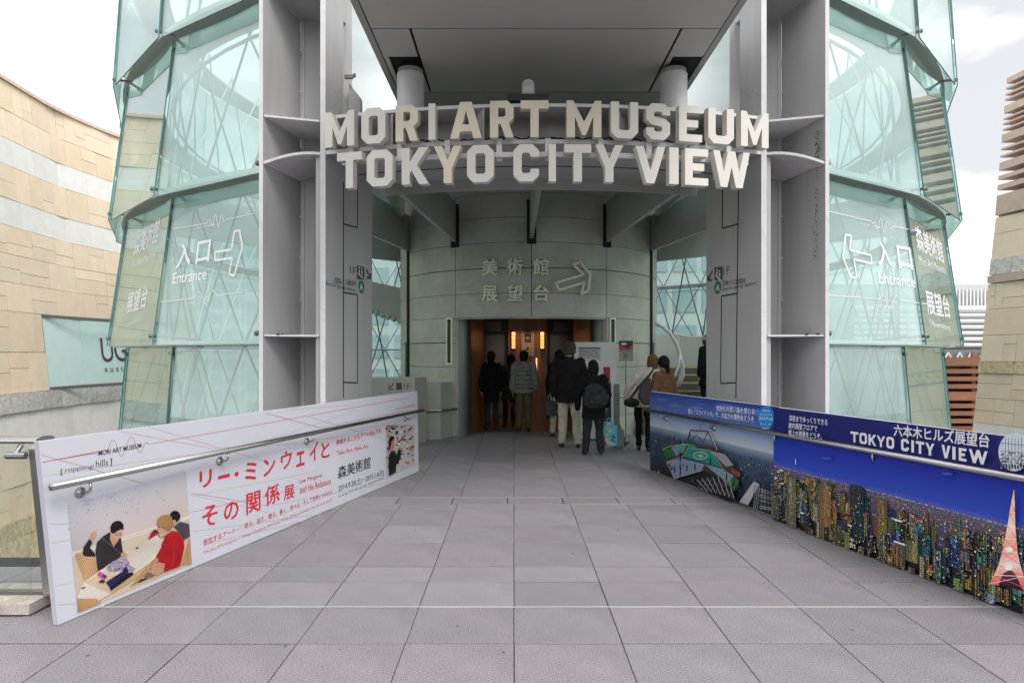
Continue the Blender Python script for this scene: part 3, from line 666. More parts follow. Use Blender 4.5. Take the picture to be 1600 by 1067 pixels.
for s_, x in ((-1, AX - 1.54), (1, AX + 1.54)):
    pc = empty('pipe_column', (x, 7.5, 4.26), ('left' if s_ < 0 else 'right') + ' short round white pipe column between ring girder and canopy', 'pipe column', 'pipe columns under the canopy')
    b = MB(); b.tube((x, 7.5, 4.262), (x, 7.5, 4.86), .158, 28); b.build('pipe', M['paint_edge'], pc, smooth=False)
    b = MB(); b.tube((x, 7.5, 4.865), (x, 7.5, 4.915), .145, 28); b.build('collar', M['beam'], pc)
    b = MB(); b.tube((x, 7.5, 4.915), (x, 7.5, 4.978), .11, 20); b.build('neck', M['dark'], pc)
# antenna dome on black flood light
fl = empty('flood_light', (.15, 6.95, 4.26), 'black flat flood light on the girder under the canopy, white dome on top', 'flood light')
b = MB(); b.box((-.07, 6.82, 4.30), (.37, 7.02, 4.37)); b.build('housing', M['black'], fl)
b = MB(); b.box((.10, 6.90, 4.262), (.20, 6.98, 4.30)); b.build('bracket', M['black'], fl)
dm = MB(); dm.tube((.155, 6.9, 4.372), (.155, 6.9, 4.50), .068, 16); dm.ball((.155, 6.9, 4.50), (.068, .068, .055), 16, 8)
tag(dm.build('antenna_dome', M['white'], smooth=True, loc=(.155, 6.9, 4.372)), 'small white rounded dome standing on the black flood light', 'antenna')
# grey box on the left column
pb = empty('loudspeaker_box', (-2.0, 7.75, 4.3), 'flat grey box bracketed beside the left gate column above the letters', 'loudspeaker')
b = MB(); b.slab([(-1.99, 7.72, 4.30), (-1.87, 7.80, 4.30), (-1.87, 7.80, 4.72), (-1.99, 7.72, 4.86)], (0, .10, 0)); b.build('box_shell', M['beam'], pb)
for z in (4.35, 4.92):
    b = MB(); b.box((-2.03, 7.66, z - .02), (-1.93, 7.70, z + .02)); b.box((-1.93, 7.66, z), (-1.90, 7.70, z + .035)); b.build('clamp', M['fitting'], pb)
# frosted side sheets
for s_, f in ((-1, lambda x: x), (1, mir)):
    b = MB(); b.wall((f(-2.02), 7.92), (f(-2.25), 13.2), 4.28, 6.55, -.03 * s_)
    tag(b.build('frosted_screen', M['frost'], loc=(f(-2.1), 9, 4.28)), 'tall pale frosted glass screen behind the %s gate column' % ('left' if s_ < 0 else 'right'), 'glass screen', 'frosted glass screens')

# ================================================================== GLASS TOWER
TIERS = [(1.70, 8.04, -.40, 8.21), (3.68, 8.05, 1.72, 8.30), (5.80, 8.03, 3.66, 8.28), (8.1, 8.08, 5.76, 8.22)]
RINGS = [(1.74, 8.02), (3.78, 8.08), (5.93, 8.06), (8.15, 8.0)]
PANES = {}
def glass_wing(side):
    word = 'left' if side < 0 else 'right'
    root = empty('glass_tower', tuple(ring(90 * side, 8)) + (0,), 'curved green glass tower wing on the %s side of the gate with white entrance lettering' % word, 'glass tower', 'glass tower wings')
    for (z, r) in RINGS:
        b = MB(); b.arc(r - .62, r, side * 22.6, side * 172, z - .022, z + .022, 44); rp = b.build('ring_plate', M['ring'], root)
        b = MB(); b.arc(r + .001, r + .009, side * 22.6, side * 172, z - .03, z + .03, 44); b.build('ring_plate_rim', M['paint_edge'], rp)
    bounds = [22.4 + 15 * k for k in range(11)]
    for ti, (zt, rt, zb, rb) in enumerate(TIERS):
        for k, (t0, t1) in enumerate(zip(bounds[:-1], bounds[1:])):
            if ti == 3 and k > 5: continue
            a, c = side * (t0 + .12), side * (t1 - .12)
            # shingled outwards a little further at its far side
            e0, e1 = (0.03, -0.03) if k % 2 == 0 else (0.0, 0.0)
            P = [ring(a, rb + e0), ring(c, rb + e1), ring(c, rt + e1), ring(a, rt + e0)]; Zs = [zb, zb, zt, zt]
            V = [Vector((p.x, p.y, z)) for p, z in zip(P, Zs)]
            # make planar
            n = (V[1] - V[0]).cross(V[3] - V[0]).normalized(); V[2] -= n * (V[2] - V[0]).dot(n)
            if n.dot(Vector((V[0].x - AX, V[0].y - AY, 0))) < 0: n = -n
            t_ = -n * .016
            q = MB(); q.cur = 0; q.add(V, [(0, 1, 2, 3)]); q.add([v + t_ for v in V], [(0, 1, 2, 3)])
            q.cur = 1
            for i in range(4): j = (i + 1) % 4; q.add([V[i], V[j], V[j] + t_, V[i] + t_], [(0, 1, 2, 3)])
            o = q.build('glass_pane', [M['glass'] if k < 4 else M['glass_rear'], M['glass_edge']], root)
            PANES[(side, ti, k)] = (o, V, n)
            # point fittings on near panes
            if k <= 2:
                for vi, (za, rr) in ((0, (zb, rb)), (3, (zt, rt))):
                    p = V[vi] + (V[1] - V[0]).normalized() * .10 + Vector((0, 0, .12 if vi == 0 else -.10)) + t_ * 1.2
                    zr, rrr = min(RINGS, key=lambda q_: abs(q_[0] - p.z)); an = side * (t0 + .7)
                    w_ = ring(an, rrr - .42); m_ = MB()
                    zr2 = zr - .05 if vi == 3 else zr + .05
                    m_.path([p, p + (Vector((w_.x, w_.y, zr2)) - p) * .55, (w_.x, w_.y, zr2), (w_.x, w_.y, zr)], [.022, .017, .024, .035], 7)
                    m_.ball(p, .035, 8, 5); m_.build('point_fitting', M['fitting'], root)
    # lattice of tension rods inside
    zs = [(-.4, 7.45), (1.74, 7.42), (3.78, 7.45), (5.93, 7.35), (8.15, 7.05)]
    nb = [22.4 + 10 * k for k in range(15)]
    for (za, ra), (zb_, rb_) in zip(zs[:-1], zs[1:]):
        for t0, t1 in zip(nb[:-1], nb[1:]):
            p0, p1, q0, q1 = ring(side*t0, ra), ring(side*t1, ra), ring(side*t0, rb_), ring(side*t1, rb_)
            b = MB(); b.tube((p0.x, p0.y, za), (q1.x, q1.y, zb_), .017, 5); b.tube((p1.x, p1.y, za), (q0.x, q0.y, zb_), .017, 5); b.build('rod_brace', M['rod'], root)
    for z, r in zs[1:4]:
        b = MB(); b.path([(ring(side*t, r - .05).x, ring(side*t, r - .05).y, z) for t in [22.4 + 5 * k for k in range(30)]], .028, 6); b.build('ring_tube', M['rod'], root)
    # inner cone lattice
    for kk in range(2, 9):
        t = side * (28 + 13 * kk); a = ring(t, 5.4); c = ring(t + side * 16, 5.0); a2 = ring(t + side * 16, 5.4); c2 = ring(t, 5.0)
        b = MB(); b.tube((a.x, a.y, -.4), (c.x, c.y, 4.4), .02, 5); b.tube((a2.x, a2.y, -.4), (c2.x, c2.y, 4.4), .02, 5); b.build('inner_brace', M['rod'], root)
    return root
GW = {-1: glass_wing(-1), 1: glass_wing(1)}

def pane_plane(side, ti, k):
    o, V, n = PANES[(side, ti, k)]; return Plane(V[0], n)
def pbar(m_, pl, p, q, w, lift=.003):
    a = pl.hit(*p, lift); c = pl.hit(*q, lift); d_ = (c - a).normalized(); s_ = d_.cross(pl.n) * w / 2; m_.slab([a - s_, c - s_, c + s_, a + s_], pl.n * .001)
def pline(m_, pl, pts, w):
    for a, c in zip(pts[:-1], pts[1:]): pbar(m_, pl, a, c, w)
    if not hasattr(m_, 'ends'): m_.ends = []
    m_.ends.append((len(m_.v), len(m_.f)))
class Pieces(MB):
    def build_all(s, name, m_, root):
        for q in s.parts: q.build(name, m_, root)
def vinyl(side, k, mb, name='vinyl_lettering'):
    for (v, f) in split_pieces(mb): 
        q = MB(); q.v = v; q.f = f; q.mi = [0] * len(f); q.build(name, M['white_vinyl'], GW[side])
def split_pieces(mb):
    out = []; ends = getattr(mb, 'ends', None)
    if not ends: return [(mb.v, mb.f)]
    k = 0; kf = 0
    for (ev, ef) in ends + ([(len(mb.v), len(mb.f))] if ends[-1] != (len(mb.v), len(mb.f)) else []):
        out.append((mb.v[k:ev], [[i - k for i in f] for f in mb.f[kf:ef]])); k, kf = ev, ef
    return out
# left wing, big pane
pl = pane_plane(-1, 1, 0); b = MB()
text_on(b, pl, '入', (274, 421), (297, 413), (275, 385), bold=.02); text_on(b, pl, '口', (305, 413), (326, 409), (306, 379), bold=.02)
text_on(b, pl, 'Entrance', (269, 444), (322, 437), (269, 427), bold=.012)
vinyl(-1, 0, b)
b = MB()
ar = [(336,394),(362,390),(366,362),(374,360),(379,385),(366,431),(358,428),(363,403),(336,407)]
pline(b, pl, ar + ar[:1], .028); vinyl(-1, 0, b, 'vinyl_arrow')
b = MB()
def squig(x0, x1, yb, amp, n, slope, ph=0): return [(x0 + (x1 - x0) * i / 40, yb + slope * (x1 - x0) * i / 40 - amp * math.sin(n * 2 * math.pi * i / 40 + ph) * math.sin(math.pi * i / 40)) for i in range(41)]
pline(b, pl, [(270, 358), (324, 349)] + squig(324, 354, 347, 11, 3, -.12) + [(354, 343), (398, 334)], .010)
pline(b, pl, [(251, 472), (304, 466)] + squig(304, 340, 464, 13, 1.5, -.08) + [(340, 461), (380, 457)], .010)
text_on(b, pl, 'MORI ARTS CENTER', (290, 477), (320, 474), (290, 474.5), res=1); text_on(b, pl, 'MORI ART MUSEUM', (308, 357), (336, 353), (308, 354), res=1)
vinyl(-1, 0, b, 'vinyl_wave_line')
pl = pane_plane(-1, 1, 1); b = MB()
text_on(b, pl, '森美術館', (208, 403), (246, 380), (209, 370), bold=.02, res=2); text_on(b, pl, 'Mori Art Museum', (205, 423), (241, 404), (205, 412), res=1)
text_on(b, pl, '展望台', (196, 492), (228, 480), (198, 460), bold=.02, res=2); text_on(b, pl, 'Observatory', (197, 514), (219, 504), (197, 505), res=1)
pline(b, pl, [(206, 375), (250, 357)], .01)
vinyl(-1, 1, b)
# right wing
pl = pane_plane(1, 1, 0); b = MB()
text_on(b, pl, '入', (1373, 415), (1396, 419), (1371, 377), bold=.02); text_on(b, pl, '口', (1405, 419), (1427, 422), (1403, 384), bold=.02)
text_on(b, pl, 'Entrance', (1374, 443), (1431, 450), (1374, 425), bold=.012); vinyl(1, 0, b)
b = MB(); ar = [(1361,393),(1329,388),(1326,368),(1318,367),(1317,402),(1330,433),(1339,433),(1333,407),(1362,413)]
ar = [(1361,399),(1328,391),(1330,368),(1321,367),(1317,402),(1329,433),(1339,434),(1334,405),(1362,412)]
pline(b, pl, ar + ar[:1], .028); vinyl(1, 0, b, 'vinyl_arrow')
b = MB()
pline(b, pl, [(1289, 329), (1362, 346)] + squig(1362, 1395, 350, 11, 3, .16) + [(1395, 354), (1440, 362)], .010)
pline(b, pl, [(1292, 461), (1372, 467)] + squig(1372, 1408, 468, 13, 1.5, .06) + [(1408, 470), (1452, 475)], .010)
text_on(b, pl, 'TOKYO CITY VIEW', (1374, 471), (1402, 474), (1374, 467), res=1); text_on(b, pl, 'MORI ARTS CENTER', (1363, 478), (1394, 481), (1363, 475), res=1)
text_on(b, pl, 'MORI ARTS CENTER', (1345, 352), (1376, 357), (1345, 349), res=1)
vinyl(1, 0, b, 'vinyl_wave_line')
pl = pane_plane(1, 1, 1); b = MB()
text_on(b, pl, '森美術館', (1434, 391), (1476, 413), (1433, 356), bold=.02, res=2); text_on(b, pl, 'Mori Art Museum', (1437, 413), (1478, 428), (1437, 401), res=1)
text_on(b, pl, '展望台', (1450, 491), (1486, 498), (1448, 455), bold=.02, res=2); text_on(b, pl, 'Observatory', (1453, 512), (1486, 520), (1453, 500), res=1); vinyl(1, 1, b)

# ================================================================== STONE BUILDINGS
def stone_building(name, label, plan, ztop, zbot, batter_dir, bands, seed, holes=(), hmax=300, backw=3.0):
    """plan: wall line points (xy) at the top; batter_dir moves the foot out by .11 per metre; courses of separate blocks"""
    root = empty(name, (plan[0][0], plan[0][1], 0), label, 'building', 'stone clad buildings beside the bridge')
    R.seed(seed)
    seg = [(Vector(a), Vector(c)) for a, c in zip(plan[:-1], plan[1:])]
    Ls = [(c - a).length for a, c in seg]; tot = sum(Ls)
    def at(s, z, out=0.0):
        s = max(0, min(tot, s)); i = 0
        while i < len(Ls) - 1 and s > Ls[i]: s -= Ls[i]; i += 1
        a, c = seg[i]; p = a + (c - a) * (s / Ls[i])
        p = p + Vector((batter_dir, 0)) * ((ztop - z) * .11 + out)
        return Vector((p.x, p.y, z))
    # backing body
    b = MB(); n = 14
    for i in range(n):
        s0, s1 = tot * i / n, tot * (i + 1) / n
        q = [at(s0, zbot, -.07), at(s1, zbot, -.07), at(s1, zbot, -.07) - Vector((batter_dir * backw, 0, 0)), at(s0, zbot, -.07) - Vector((batter_dir * backw, 0, 0))]
        q2 = [at(s0, ztop, -.07), at(s1, ztop, -.07), at(s1, ztop, -.07) - Vector((batter_dir * backw, 0, 0)), at(s0, ztop, -.07) - Vector((batter_dir * backw, 0, 0))]
        b.hexa(q + q2)
    b.build('backing_wall', M['stone_mortar'], root)
    cnt = 0
    def block(s0, s1, z0, z1, m_, nm='stone_block'):
        nonlocal cnt
        for (h0, h1, hz0, hz1) in holes:
            if s1 > h0 + .01 and s0 < h1 - .01 and z1 > hz0 + .01 and z0 < hz1 - .01:
                if s0 < h0 - .15: block(s0, h0, z0, z1, m_, nm)
                if s1 > h1 + .15: block(h1, s1, z0, z1, m_, nm)
                return
        gp = .005; o_ = R.uniform(0, .008) if m_ is M['stone'] else (R.uniform(.02, .06) if m_ in (M['stone_rough'], M['stone_split']) else 0)
        q = MB(); q.hexa([at(s0+gp, z0+gp, o_), at(s1-gp, z0+gp, o_), at(s1-gp, z0+gp, -.06), at(s0+gp, z0+gp, -.06), at(s0+gp, z1-gp, o_), at(s1-gp, z1-gp, o_), at(s1-gp, z1-gp, -.06), at(s0+gp, z1-gp, -.06)])
        if batter_dir > 0: q.f = [f[::-1] for f in q.f]
        q.build(nm, m_, root); cnt += 1
    z = zbot; cells = []
    for (bz0, bz1, kind) in bands:
        if kind == 'white':
            s_ = R.uniform(0, .4)
            s0 = 0
            while s0 < tot - .05:
                s1 = min(tot, s0 + (R.uniform(.7, .95) if s0 else R.uniform(.3, .8))); block(s0, s1, bz0, bz1, M['stone_white'], 'band_stone'); s0 = s1
        elif kind in ('rough', 'split'):
            s0 = 0
            while s0 < tot - .05:
                s1 = min(tot, s0 + R.uniform(.45, .8) * (1 if kind == 'rough' else 1.5)); block(s0, s1, bz0, bz1, M['stone_' + kind], 'rough_stone'); s0 = s1
        else:
            nrow = max(1, round((bz1 - bz0) / .72)); h = (bz1 - bz0) / nrow
            for i in range(nrow):
                za, zb_ = bz0 + i*h, bz0 + (i+1)*h; s0 = 0
                while s0 < tot - .05:
                    w = R.choice([.5, .65, .85, 1.0]); s1 = min(tot, s0 + w)
                    if tot - s1 < .3: s1 = tot
                    m_ = M['stone']
                    k = R.random()
                    if h < .5 or k < .34: block(s0, s1, za, zb_, m_)
                    elif k < .72: zm = za + h * R.choice([.4, .5, .6]); block(s0, s1, za, zm, m_); block(s0, s1, zm, zb_, m_)
                    else:
                        sm = (s0 + s1) / 2; zm = za + h * R.choice([.35, .5, .65]); block(s0, sm, za, zb_, m_) ; block(sm, s1, za, zm, m_); block(sm, s1, zm, zb_, m_)
                    s0 = s1
    return root, at
planL = [(-10.3, 9.2), (-10.9, 12.0), (-11.15, 13.2), (-11.24, 14.0), (-11.4, 15.8), (-11.2, 17.3), (-11.0, 18.0), (-10.3, 19.6)]
def lenL(i): return sum((Vector(planL[k+1]) - Vector(planL[k])).length for k in range(i))
OFF = (Vector(planL[1]) - Vector(planL[0])).length
sL, atL_ = stone_building('stone_building', 'curved sandstone building left of the glass tower with pale stone bands', planL, 7.66, -4.0, 1,
   [(-4.0, -2.9, 'rough'), (-2.9, -2.1, 'split'), (-2.1, -1.75, 'split'), (-1.75, -.45, 'b'), (-.45, .38, 'white'), (.38, .78, 'rough'), (.78, 1.64, 'b'), (1.64, 2.50, 'b'), (2.50, 4.25, 'b'), (4.25, 5.0, 'white'), (5.0, 5.25, 'b'), (5.25, 6.0, 'white'), (6.0, 6.9, 'b'), (6.9, 7.62, 'b')][:8] +
   [(2.50, 4.35, 'b'), (4.35, 4.95, 'white'), (4.95, 5.70, 'b'), (5.70, 6.30, 'white'), (6.30, 6.95, 'b'), (6.95, 7.62, 'b')], 21, holes=[(2.55 + OFF, 7.0 + OFF, .78, 2.50)])
atL = lambda s, z, out=0.0: atL_(s + OFF, z, out)
b = MB()
for i in range(12):
    s0, s1 = -OFF + lenL(7) * i / 12, -OFF + lenL(7) * (i + 1) / 12
    b.hexa([atL(s0, 7.62, .06), atL(s1, 7.62, .06), atL(s1, 7.62, -.4), atL(s0, 7.62, -.4), atL(s0, 7.70, .06), atL(s1, 7.70, .06), atL(s1, 7.70, -.4), atL(s0, 7.70, -.4)])
b.build('coping', M['terracotta'], sL)
# shop panel window
def win_quad(s0, s1, z0, z1, out, t=.03):
    q = MB(); q.hexa([atL(s0, z0, out), atL(s1, z0, out), atL(s1, z0, out - t), atL(s0, z0, out - t), atL(s0, z1, out), atL(s1, z1, out), atL(s1, z1, out - t), atL(s0, z1, out - t)]); q.f = [f[::-1] for f in q.f]; return q
wf = MB()
for a in ((2.55, 7.0, .78, .84), (2.55, 7.0, 2.44, 2.50), (2.55, 2.59, .84, 2.44)):
    q = win_quad(*a, -.02); wf.add(q.v, q.f)
fr = wf.build('shop_window', M['fitting'], sL)
cuts = [2.59, 3.98, 5.5, 7.0]
for a, c in zip(cuts[:-1], cuts[1:]): win_quad(a + .006, c - .006, .845, 2.435, -.03).build('window_panel', M['shop_glass'], fr)
p0 = atL(3.99, .85, -.03); p1 = atL(5.49, .85, -.03); p2 = atL(3.99, 2.43, -.03); nW = (p1 - p0).cross(p2 - p0).normalized()
if nW.x < 0: nW = -nW
plW = Plane(p0, nW)
b = MB(); text_on(b, plW, 'UG', (160, 566), (199, 564), (160, 528), lift=.012, bold=-.0, space=.9); text_on(b, plW, 'a u s t', (164, 581), (193, 580), (164, 573.5), lift=.012); b.build('shop_lettering', M['maroon'], fr)
# lower ledge wall at street side
# small mast on roof
b = MB(); m0 = atL(7.3, 7.7, -.2); b.tube(m0, m0 + Vector((0, 0, .45)), .02, 6); b.tube(m0 + Vector((-.2, 0, .2)), m0 + Vector((-.2, 0, .0)), .02, 6); b.tube(m0 + Vector((-.25, 0, .2)), m0 + Vector((.02, 0, .22)), .015, 6); b.tube(m0 + Vector((0, 0, .42)), m0 + Vector((.22, 0, .42)), .02, 6); b.build('roof_mast', M['fitting'], sL)

planR = [(12.62, 10.8), (12.42, 13.2), (12.32, 14.6), (12.05, 16.0)]
sR, atR = stone_building('stone_building', 'battered sandstone tower with terracotta louvers at the right of the bridge', planR, 5.05, -4.0, -1,
   [(-4.0, -.75, 'b'), (-.75, -.10, 'white'), (-.10, 1.13, 'b'), (1.13, 1.42, 'split'), (1.42, 3.35, 'b'), (3.55, 3.95, 'rough'), (3.95, 5.0, 'b')], 44)
planRr = None
b = MB(); q = [atR(0, 3.36, .03), atR(5.75, 3.36, .03), atR(5.75, 3.36, -.1), atR(0, 3.36, -.1)]; b.hexa(q + [v + Vector((0, 0, .18)) for v in q]); b.build('terracotta_band', M['terracotta'], sR)
# louver storey
zz = 5.05; pat = [(.50, .13), (.13, .13), (.10, .13), (.20, .13), (.05, .13), (.05, .14), (.20, .10), (.045, .10), (.045, .08), (.045, .11), (.19, .13), (.05, .08), (.05, .10), (.05, .10), (.14, .1)]
b = MB(); b.hexa([atR(0, 5.0, -.45), atR(5.3, 5.0, -.45), atR(5.3, 5.0, -2.4), atR(0, 5.0, -2.4)] + [atR(0, 5.0, -.45) + Vector((.2, 0, 1.9)), atR(5.3, 5.0, -.45) + Vector((.2, -.2, 1.9)), atR(5.3, 5.0, -2.4) + Vector((0, 0, 1.9)), atR(0, 5.0, -2.4) + Vector((0, 0, 1.9))]); b.build('louver_core', M['stone_mortar'], sR)
for h, gp in pat:
    q = [atR(0, min(zz, 5.05), .02), atR(5.75, min(zz, 5.05), .02), atR(5.75, min(zz, 5.05), -1.6), atR(0, min(zz, 5.05), -1.6)]
    sh = Vector((max(0, zz - 5.05) * .085, 0, max(0, zz - 5.05)))
    q = [v + sh for v in q]; b = MB(); b.hexa(q + [v + Vector((h * .085, 0, h)) for v in q]); b.build('louver_slat', M['terracotta'], sR); zz += h + gp

# timber slat screen and pale building beyond
ts = empty('timber_screen', (13.6, 19.5, 0), 'brown timber slat screen between right glass wing and sandstone tower', 'slat screen')
z = -2.6
for i in range(30):
    h = .26 if i % 4 == 3 else .13
    if z + h > 1.68: break
    for x0, x1 in ((12.6, 14.15), (14.17, 15.6)):
        b = MB(); b.box((x0, 19.45 - (.02 if h > .2 else 0), z), (x1, 19.52, z + h)); b.build('slat', M['timber'], ts)
    z += h + .10
for x in (12.7, 14.0, 14.3, 15.4):
    b = MB(); b.box((x, 19.54, -4), (x + .1, 19.62, 1.66)); b.build('post', M['timber'], ts)
b = MB(); b.box((12.6, 19.8, -4), (15.6, 19.85, 1.5)); b.build('backing_screen', M['dark'], ts)
ar = empty('arena_roof', (34, 44, -4), 'distant pale building with ribbed grey roof and white banded eaves', 'building')
b = MB(); b.box((22, 46, -4), (44, 60, 6.6)); b.build('wall', M['grey_roof'], ar)
b = MB()
for i in range(60): b.box((26 + i * .26, 45.6, 4.9), (26.1 + i * .26, 45.9, 6.2))
b.build('roof_ribs', M['white_metal'], ar)['kind'] = 'stuff'
for i in range(7):
    b = MB(); b.tube((24, 45.2, 4.75 - i * .42), (42, 45.2, 4.75 - i * .42), .26 if i == 0 else .15, 10); b.build('eaves_band', M['white_metal'], ar)
b = MB(); b.box((24, 45, -4), (42, 45.3, 1.9)); b.build('lower_wall', M['fitting'], ar)
for i in range(14):
    x = 28 + i * .8; b = MB(); b.tube((x, 44.8, .2), (x + .8, 44.8, 1.7), .05, 5); b.tube((x + .8, 44.8, .2), (x, 44.8, 1.7), .05, 5); b.build('lattice_bar', M['white_metal'], ar)
for i in range(40):
    pass
b = MB()
for i in range(46): b.box((27.6 + i * .24, 44.9, -3), (27.7 + i * .24, 44.98, .35))
b.build('fence_ribs', M['white_metal'], ar)['kind'] = 'stuff'

# pale office buildings seen through the gate and the glass
def office(x0, x1, y, z1, lab, nx, nz, depth=12, wallm=None):
    o = empty('office_building', ((x0 + x1) / 2, y, -4), lab, 'building', 'pale office buildings beyond the glass tower')
    b = MB(); b.box((x0, y, -4), (x1, y + depth, z1)); b.build('wall', wallm or M['office'], o)
    dx = (x1 - x0) / nx; dz = (z1 + 3) / nz
    for i in range(nx):
        for j in range(nz):
            b = MB(); b.box((x0 + dx * (i + .1), y - .06, -3 + dz * (j + .18)), (x0 + dx * (i + .9), y - .003, -3 + dz * (j + .86))); b.build('window', M['office_glass'], o)
    return o
office(5.2, 14.5, 34, 12, 'pale office block seen between the concrete tower and right gate column', 6, 7)
office(-16, -5.5, 38, 9, 'pale office block seen between the left gate column and concrete tower', 6, 6)
office(-30, -20, 60, 17, 'tall pale residential block far behind the left glass wing', 7, 14)
office(18, 23, 52, 10, 'low pale office block far behind the right glass wing', 4, 6)
# building across the bridge behind the photographer (mirrored in the glass)
bk = empty('striped_building', (0, -26, -4), 'striped office building with open roof frames facing the glass wings', 'building')
b = MB(); b.box((-30, -40, -4), (-6, -26, 13)); b.box((8, -40, -4), (30, -27, 10)); b.build('wall', M['office'], bk)
for i in range(11):
    b = MB(); b.box((-30.3, -26.3, -2 + i * 1.4), (-5.7, -25.7, -1.5 + i * 1.4)); b.build('ledge', M['fitting'], bk)
    if i < 9:
        b = MB(); b.box((7.7, -27.3, -2 + i * 1.4), (30.3, -26.7, -1.5 + i * 1.4)); b.build('ledge', M['fitting'], bk)

# ================================================================== rear stair, parapets
pw = empty('parapet_block', (-1.2, 12.4, 0), 'pale low parapet block with handrail, left of the doorway', 'parapet')
Q = [(-3.6, 13.1), (-1.38, 12.02), (-1.19, 12.38), (-3.2, 13.5)]
b = MB(); b.prism([(-3.0, 11.75), (-1.38, 12.02), (-1.16, 12.52), (-2.6, 13.2)], 0, 1.06); b.build('block', M['parapet'], pw)
pl = Plane((-1.38, 12.02, .5), ((12.02 - 11.75), -(3.0 - 1.38), 0))
b = MB(); text_on(b, pl, 'up visitors', (653, 651), (684, 647), (653, 643), res=1); text_on(b, pl, '降所', (655, 637), (664, 636), (655, 628), res=2); b.build('wayfinding_text', M['grey_ink'], pw)
rl = MB(); a = pl.hit(655, 641.5, .07); c = pl.hit(689, 641.5, .07); rl.path([a, c, (-1.10, 12.35, c.z)], .022, 8); rl.build('handrail', M['steel'], pw)
b = MB(); p = pl.hit(659, 641.5, .07); b.path([p, p - Vector((0, 0, .08)), p - Vector((0, 0, .08)) - pl.n * .07], .012, 6); b.build('rail_bracket', M['fitting'], pw)
p2 = empty('parapet_block', (-2.6, 11.3, 0), 'pale rounded parapet with dark arrow and 1F print behind the left banner', 'parapet')
b = MB(); b.prism([(-3.3, 11.0), (-1.75, 11.3), (-1.6, 11.7), (-3.3, 11.9)], 0, 1.18); b.build('block', M['parapet'], p2)
pl = Plane((-1.75, 11.3, .5), (.3, -1.55, 0))
b = MB(); text_on(b, pl, '1F', (631, 608), (640, 608.5), (631, 598.5)); text_on(b, pl, '↙', (607, 609), (616, 609), (607, 598)); b.build('wayfinding_text', M['grey_ink'], p2)
b = MB(); b.slab([pl.hit(619, 598, .001), pl.hit(628, 598, .001), pl.hit(628, 609, .001), pl.hit(619, 609, .001)], pl.n * .002); b.build('escalator_pictogram', M['grey_ink'], p2)
# escalator casing glimpsed left
es = empty('escalator_casing', (-3.4, 14.6, 2), 'grey escalator underside with scalloped edge, behind the left gate column', 'escalator')
b = MB(); b.slab([(-4.4, 14.6, 3.5), (-2.55, 14.6, 3.1), (-2.55, 14.6, 2.35), (-4.4, 14.6, 2.95)], (0, 1.0, 0)); b.build('side_casing', M['beam'], es)
for i in range(14):
    b = MB(); b.ball((-4.3 + i * .13, 14.62, 2.91 - i * .0425), (.07, .05, .07), 10, 6); b.build('scallop', M['beam'], es)
# stair on the right
st = empty('rear_staircase', (3.3, 13.6, 0), 'grey staircase with yellow nosings and white curved rail, right of concrete tower', 'staircase')
for i in range(7):
    y = 12.6 + i * .3; z = .35 + i * .16
    b = MB(); b.box((2.55, y, 0), (4.5, y + .3, z - .002)); s_ = b.build('step', M['stair'], st)
    b = MB(); b.box((2.56, y - .012, z - .03), (4.49, y + .05, z)); b.build('yellow_nosing', M['yellow'], s_)
b = MB(); b.slab([(2.45, 14.9, 0), (3.1, 14.7, 0), (3.1, 14.7, 2.05), (2.45, 14.9, 2.35)], (0, .1, 0)); b.slab([(3.105, 14.7, 0), (5.6, 14.9, 0), (5.6, 14.9, 1.98), (3.105, 14.7, 2.05)], (0, .1, 0)); b.build('curved_stair_wall', M['stairwall'], st)
def P3(px, py, y): r_ = ray(px, py); return Vector((r_.x * y, y, CAMZ + r_.z * y))
rail = [(1024,505),(1036,511),(1047,521),(1057,537),(1063,556),(1065,575),(1062,592),(1058,604)]
b = MB(); b.path([P3(x, y, 12.4) for x, y in rail], .035, 8); b.build('white_curved_rail', M['white'], st, smooth=True)
b = MB(); b.path([P3(x, y, 12.25) for x, y in [(1063,552),(1060,572),(1053,590),(1046,602),(1040,612)]], .026, 8); b.build('white_curved_rail', M['white'], st, smooth=True)
b = MB(); b.path([P3(x, y, 12.3) for x, y in [(1063,556),(1068,572),(1068,588),(1062,602)]], .022, 8); b.build('white_curved_rail', M['white'], st, smooth=True)
b = MB(); b.path([P3(x, y, 14.4) for x, y in [(1052,521),(1078,527),(1104,526)]], .02, 6); b.path([P3(1060, 521, 14.4), P3(1060, 548, 14.4)], .014, 6); b.build('wall_rail', M['white'], st)

# ================================================================== BANNER BARRIERS
plL = Plane((-2.684, 3.765, .5), (.9627, -.2707, 0)); plR = Plane((1.872, 8.79, .5), (-.9653, -.2609, 0))
def board(name, lab, pl, TL, TR, BR, BL, mats=('board', 'board_grey')):
    P = [pl.hit(*q) for q in (BL, BR, TR, TL)]
    for p in P[:2]: p.z = max(p.z, .006)
    root = empty(name, tuple(((P[0] + P[1]) / 2)), lab, 'banner', 'printed banners along the bridge')
    b = MB(); b.cur = 1; b.slab(P, -pl.n * .035)
    b.cur = 0; b.add([p + pl.n * .001 for p in P], [(0, 1, 2, 3)]); b.build('backing_board', [M[mats[0]], M[mats[1]]], root)
    return root
BL_ = board('exhibition_banner', 'long white museum exhibition banner with red Japanese title along the left handrail', plL, (60, 690), (652, 611), (654, 737), (90, 978))
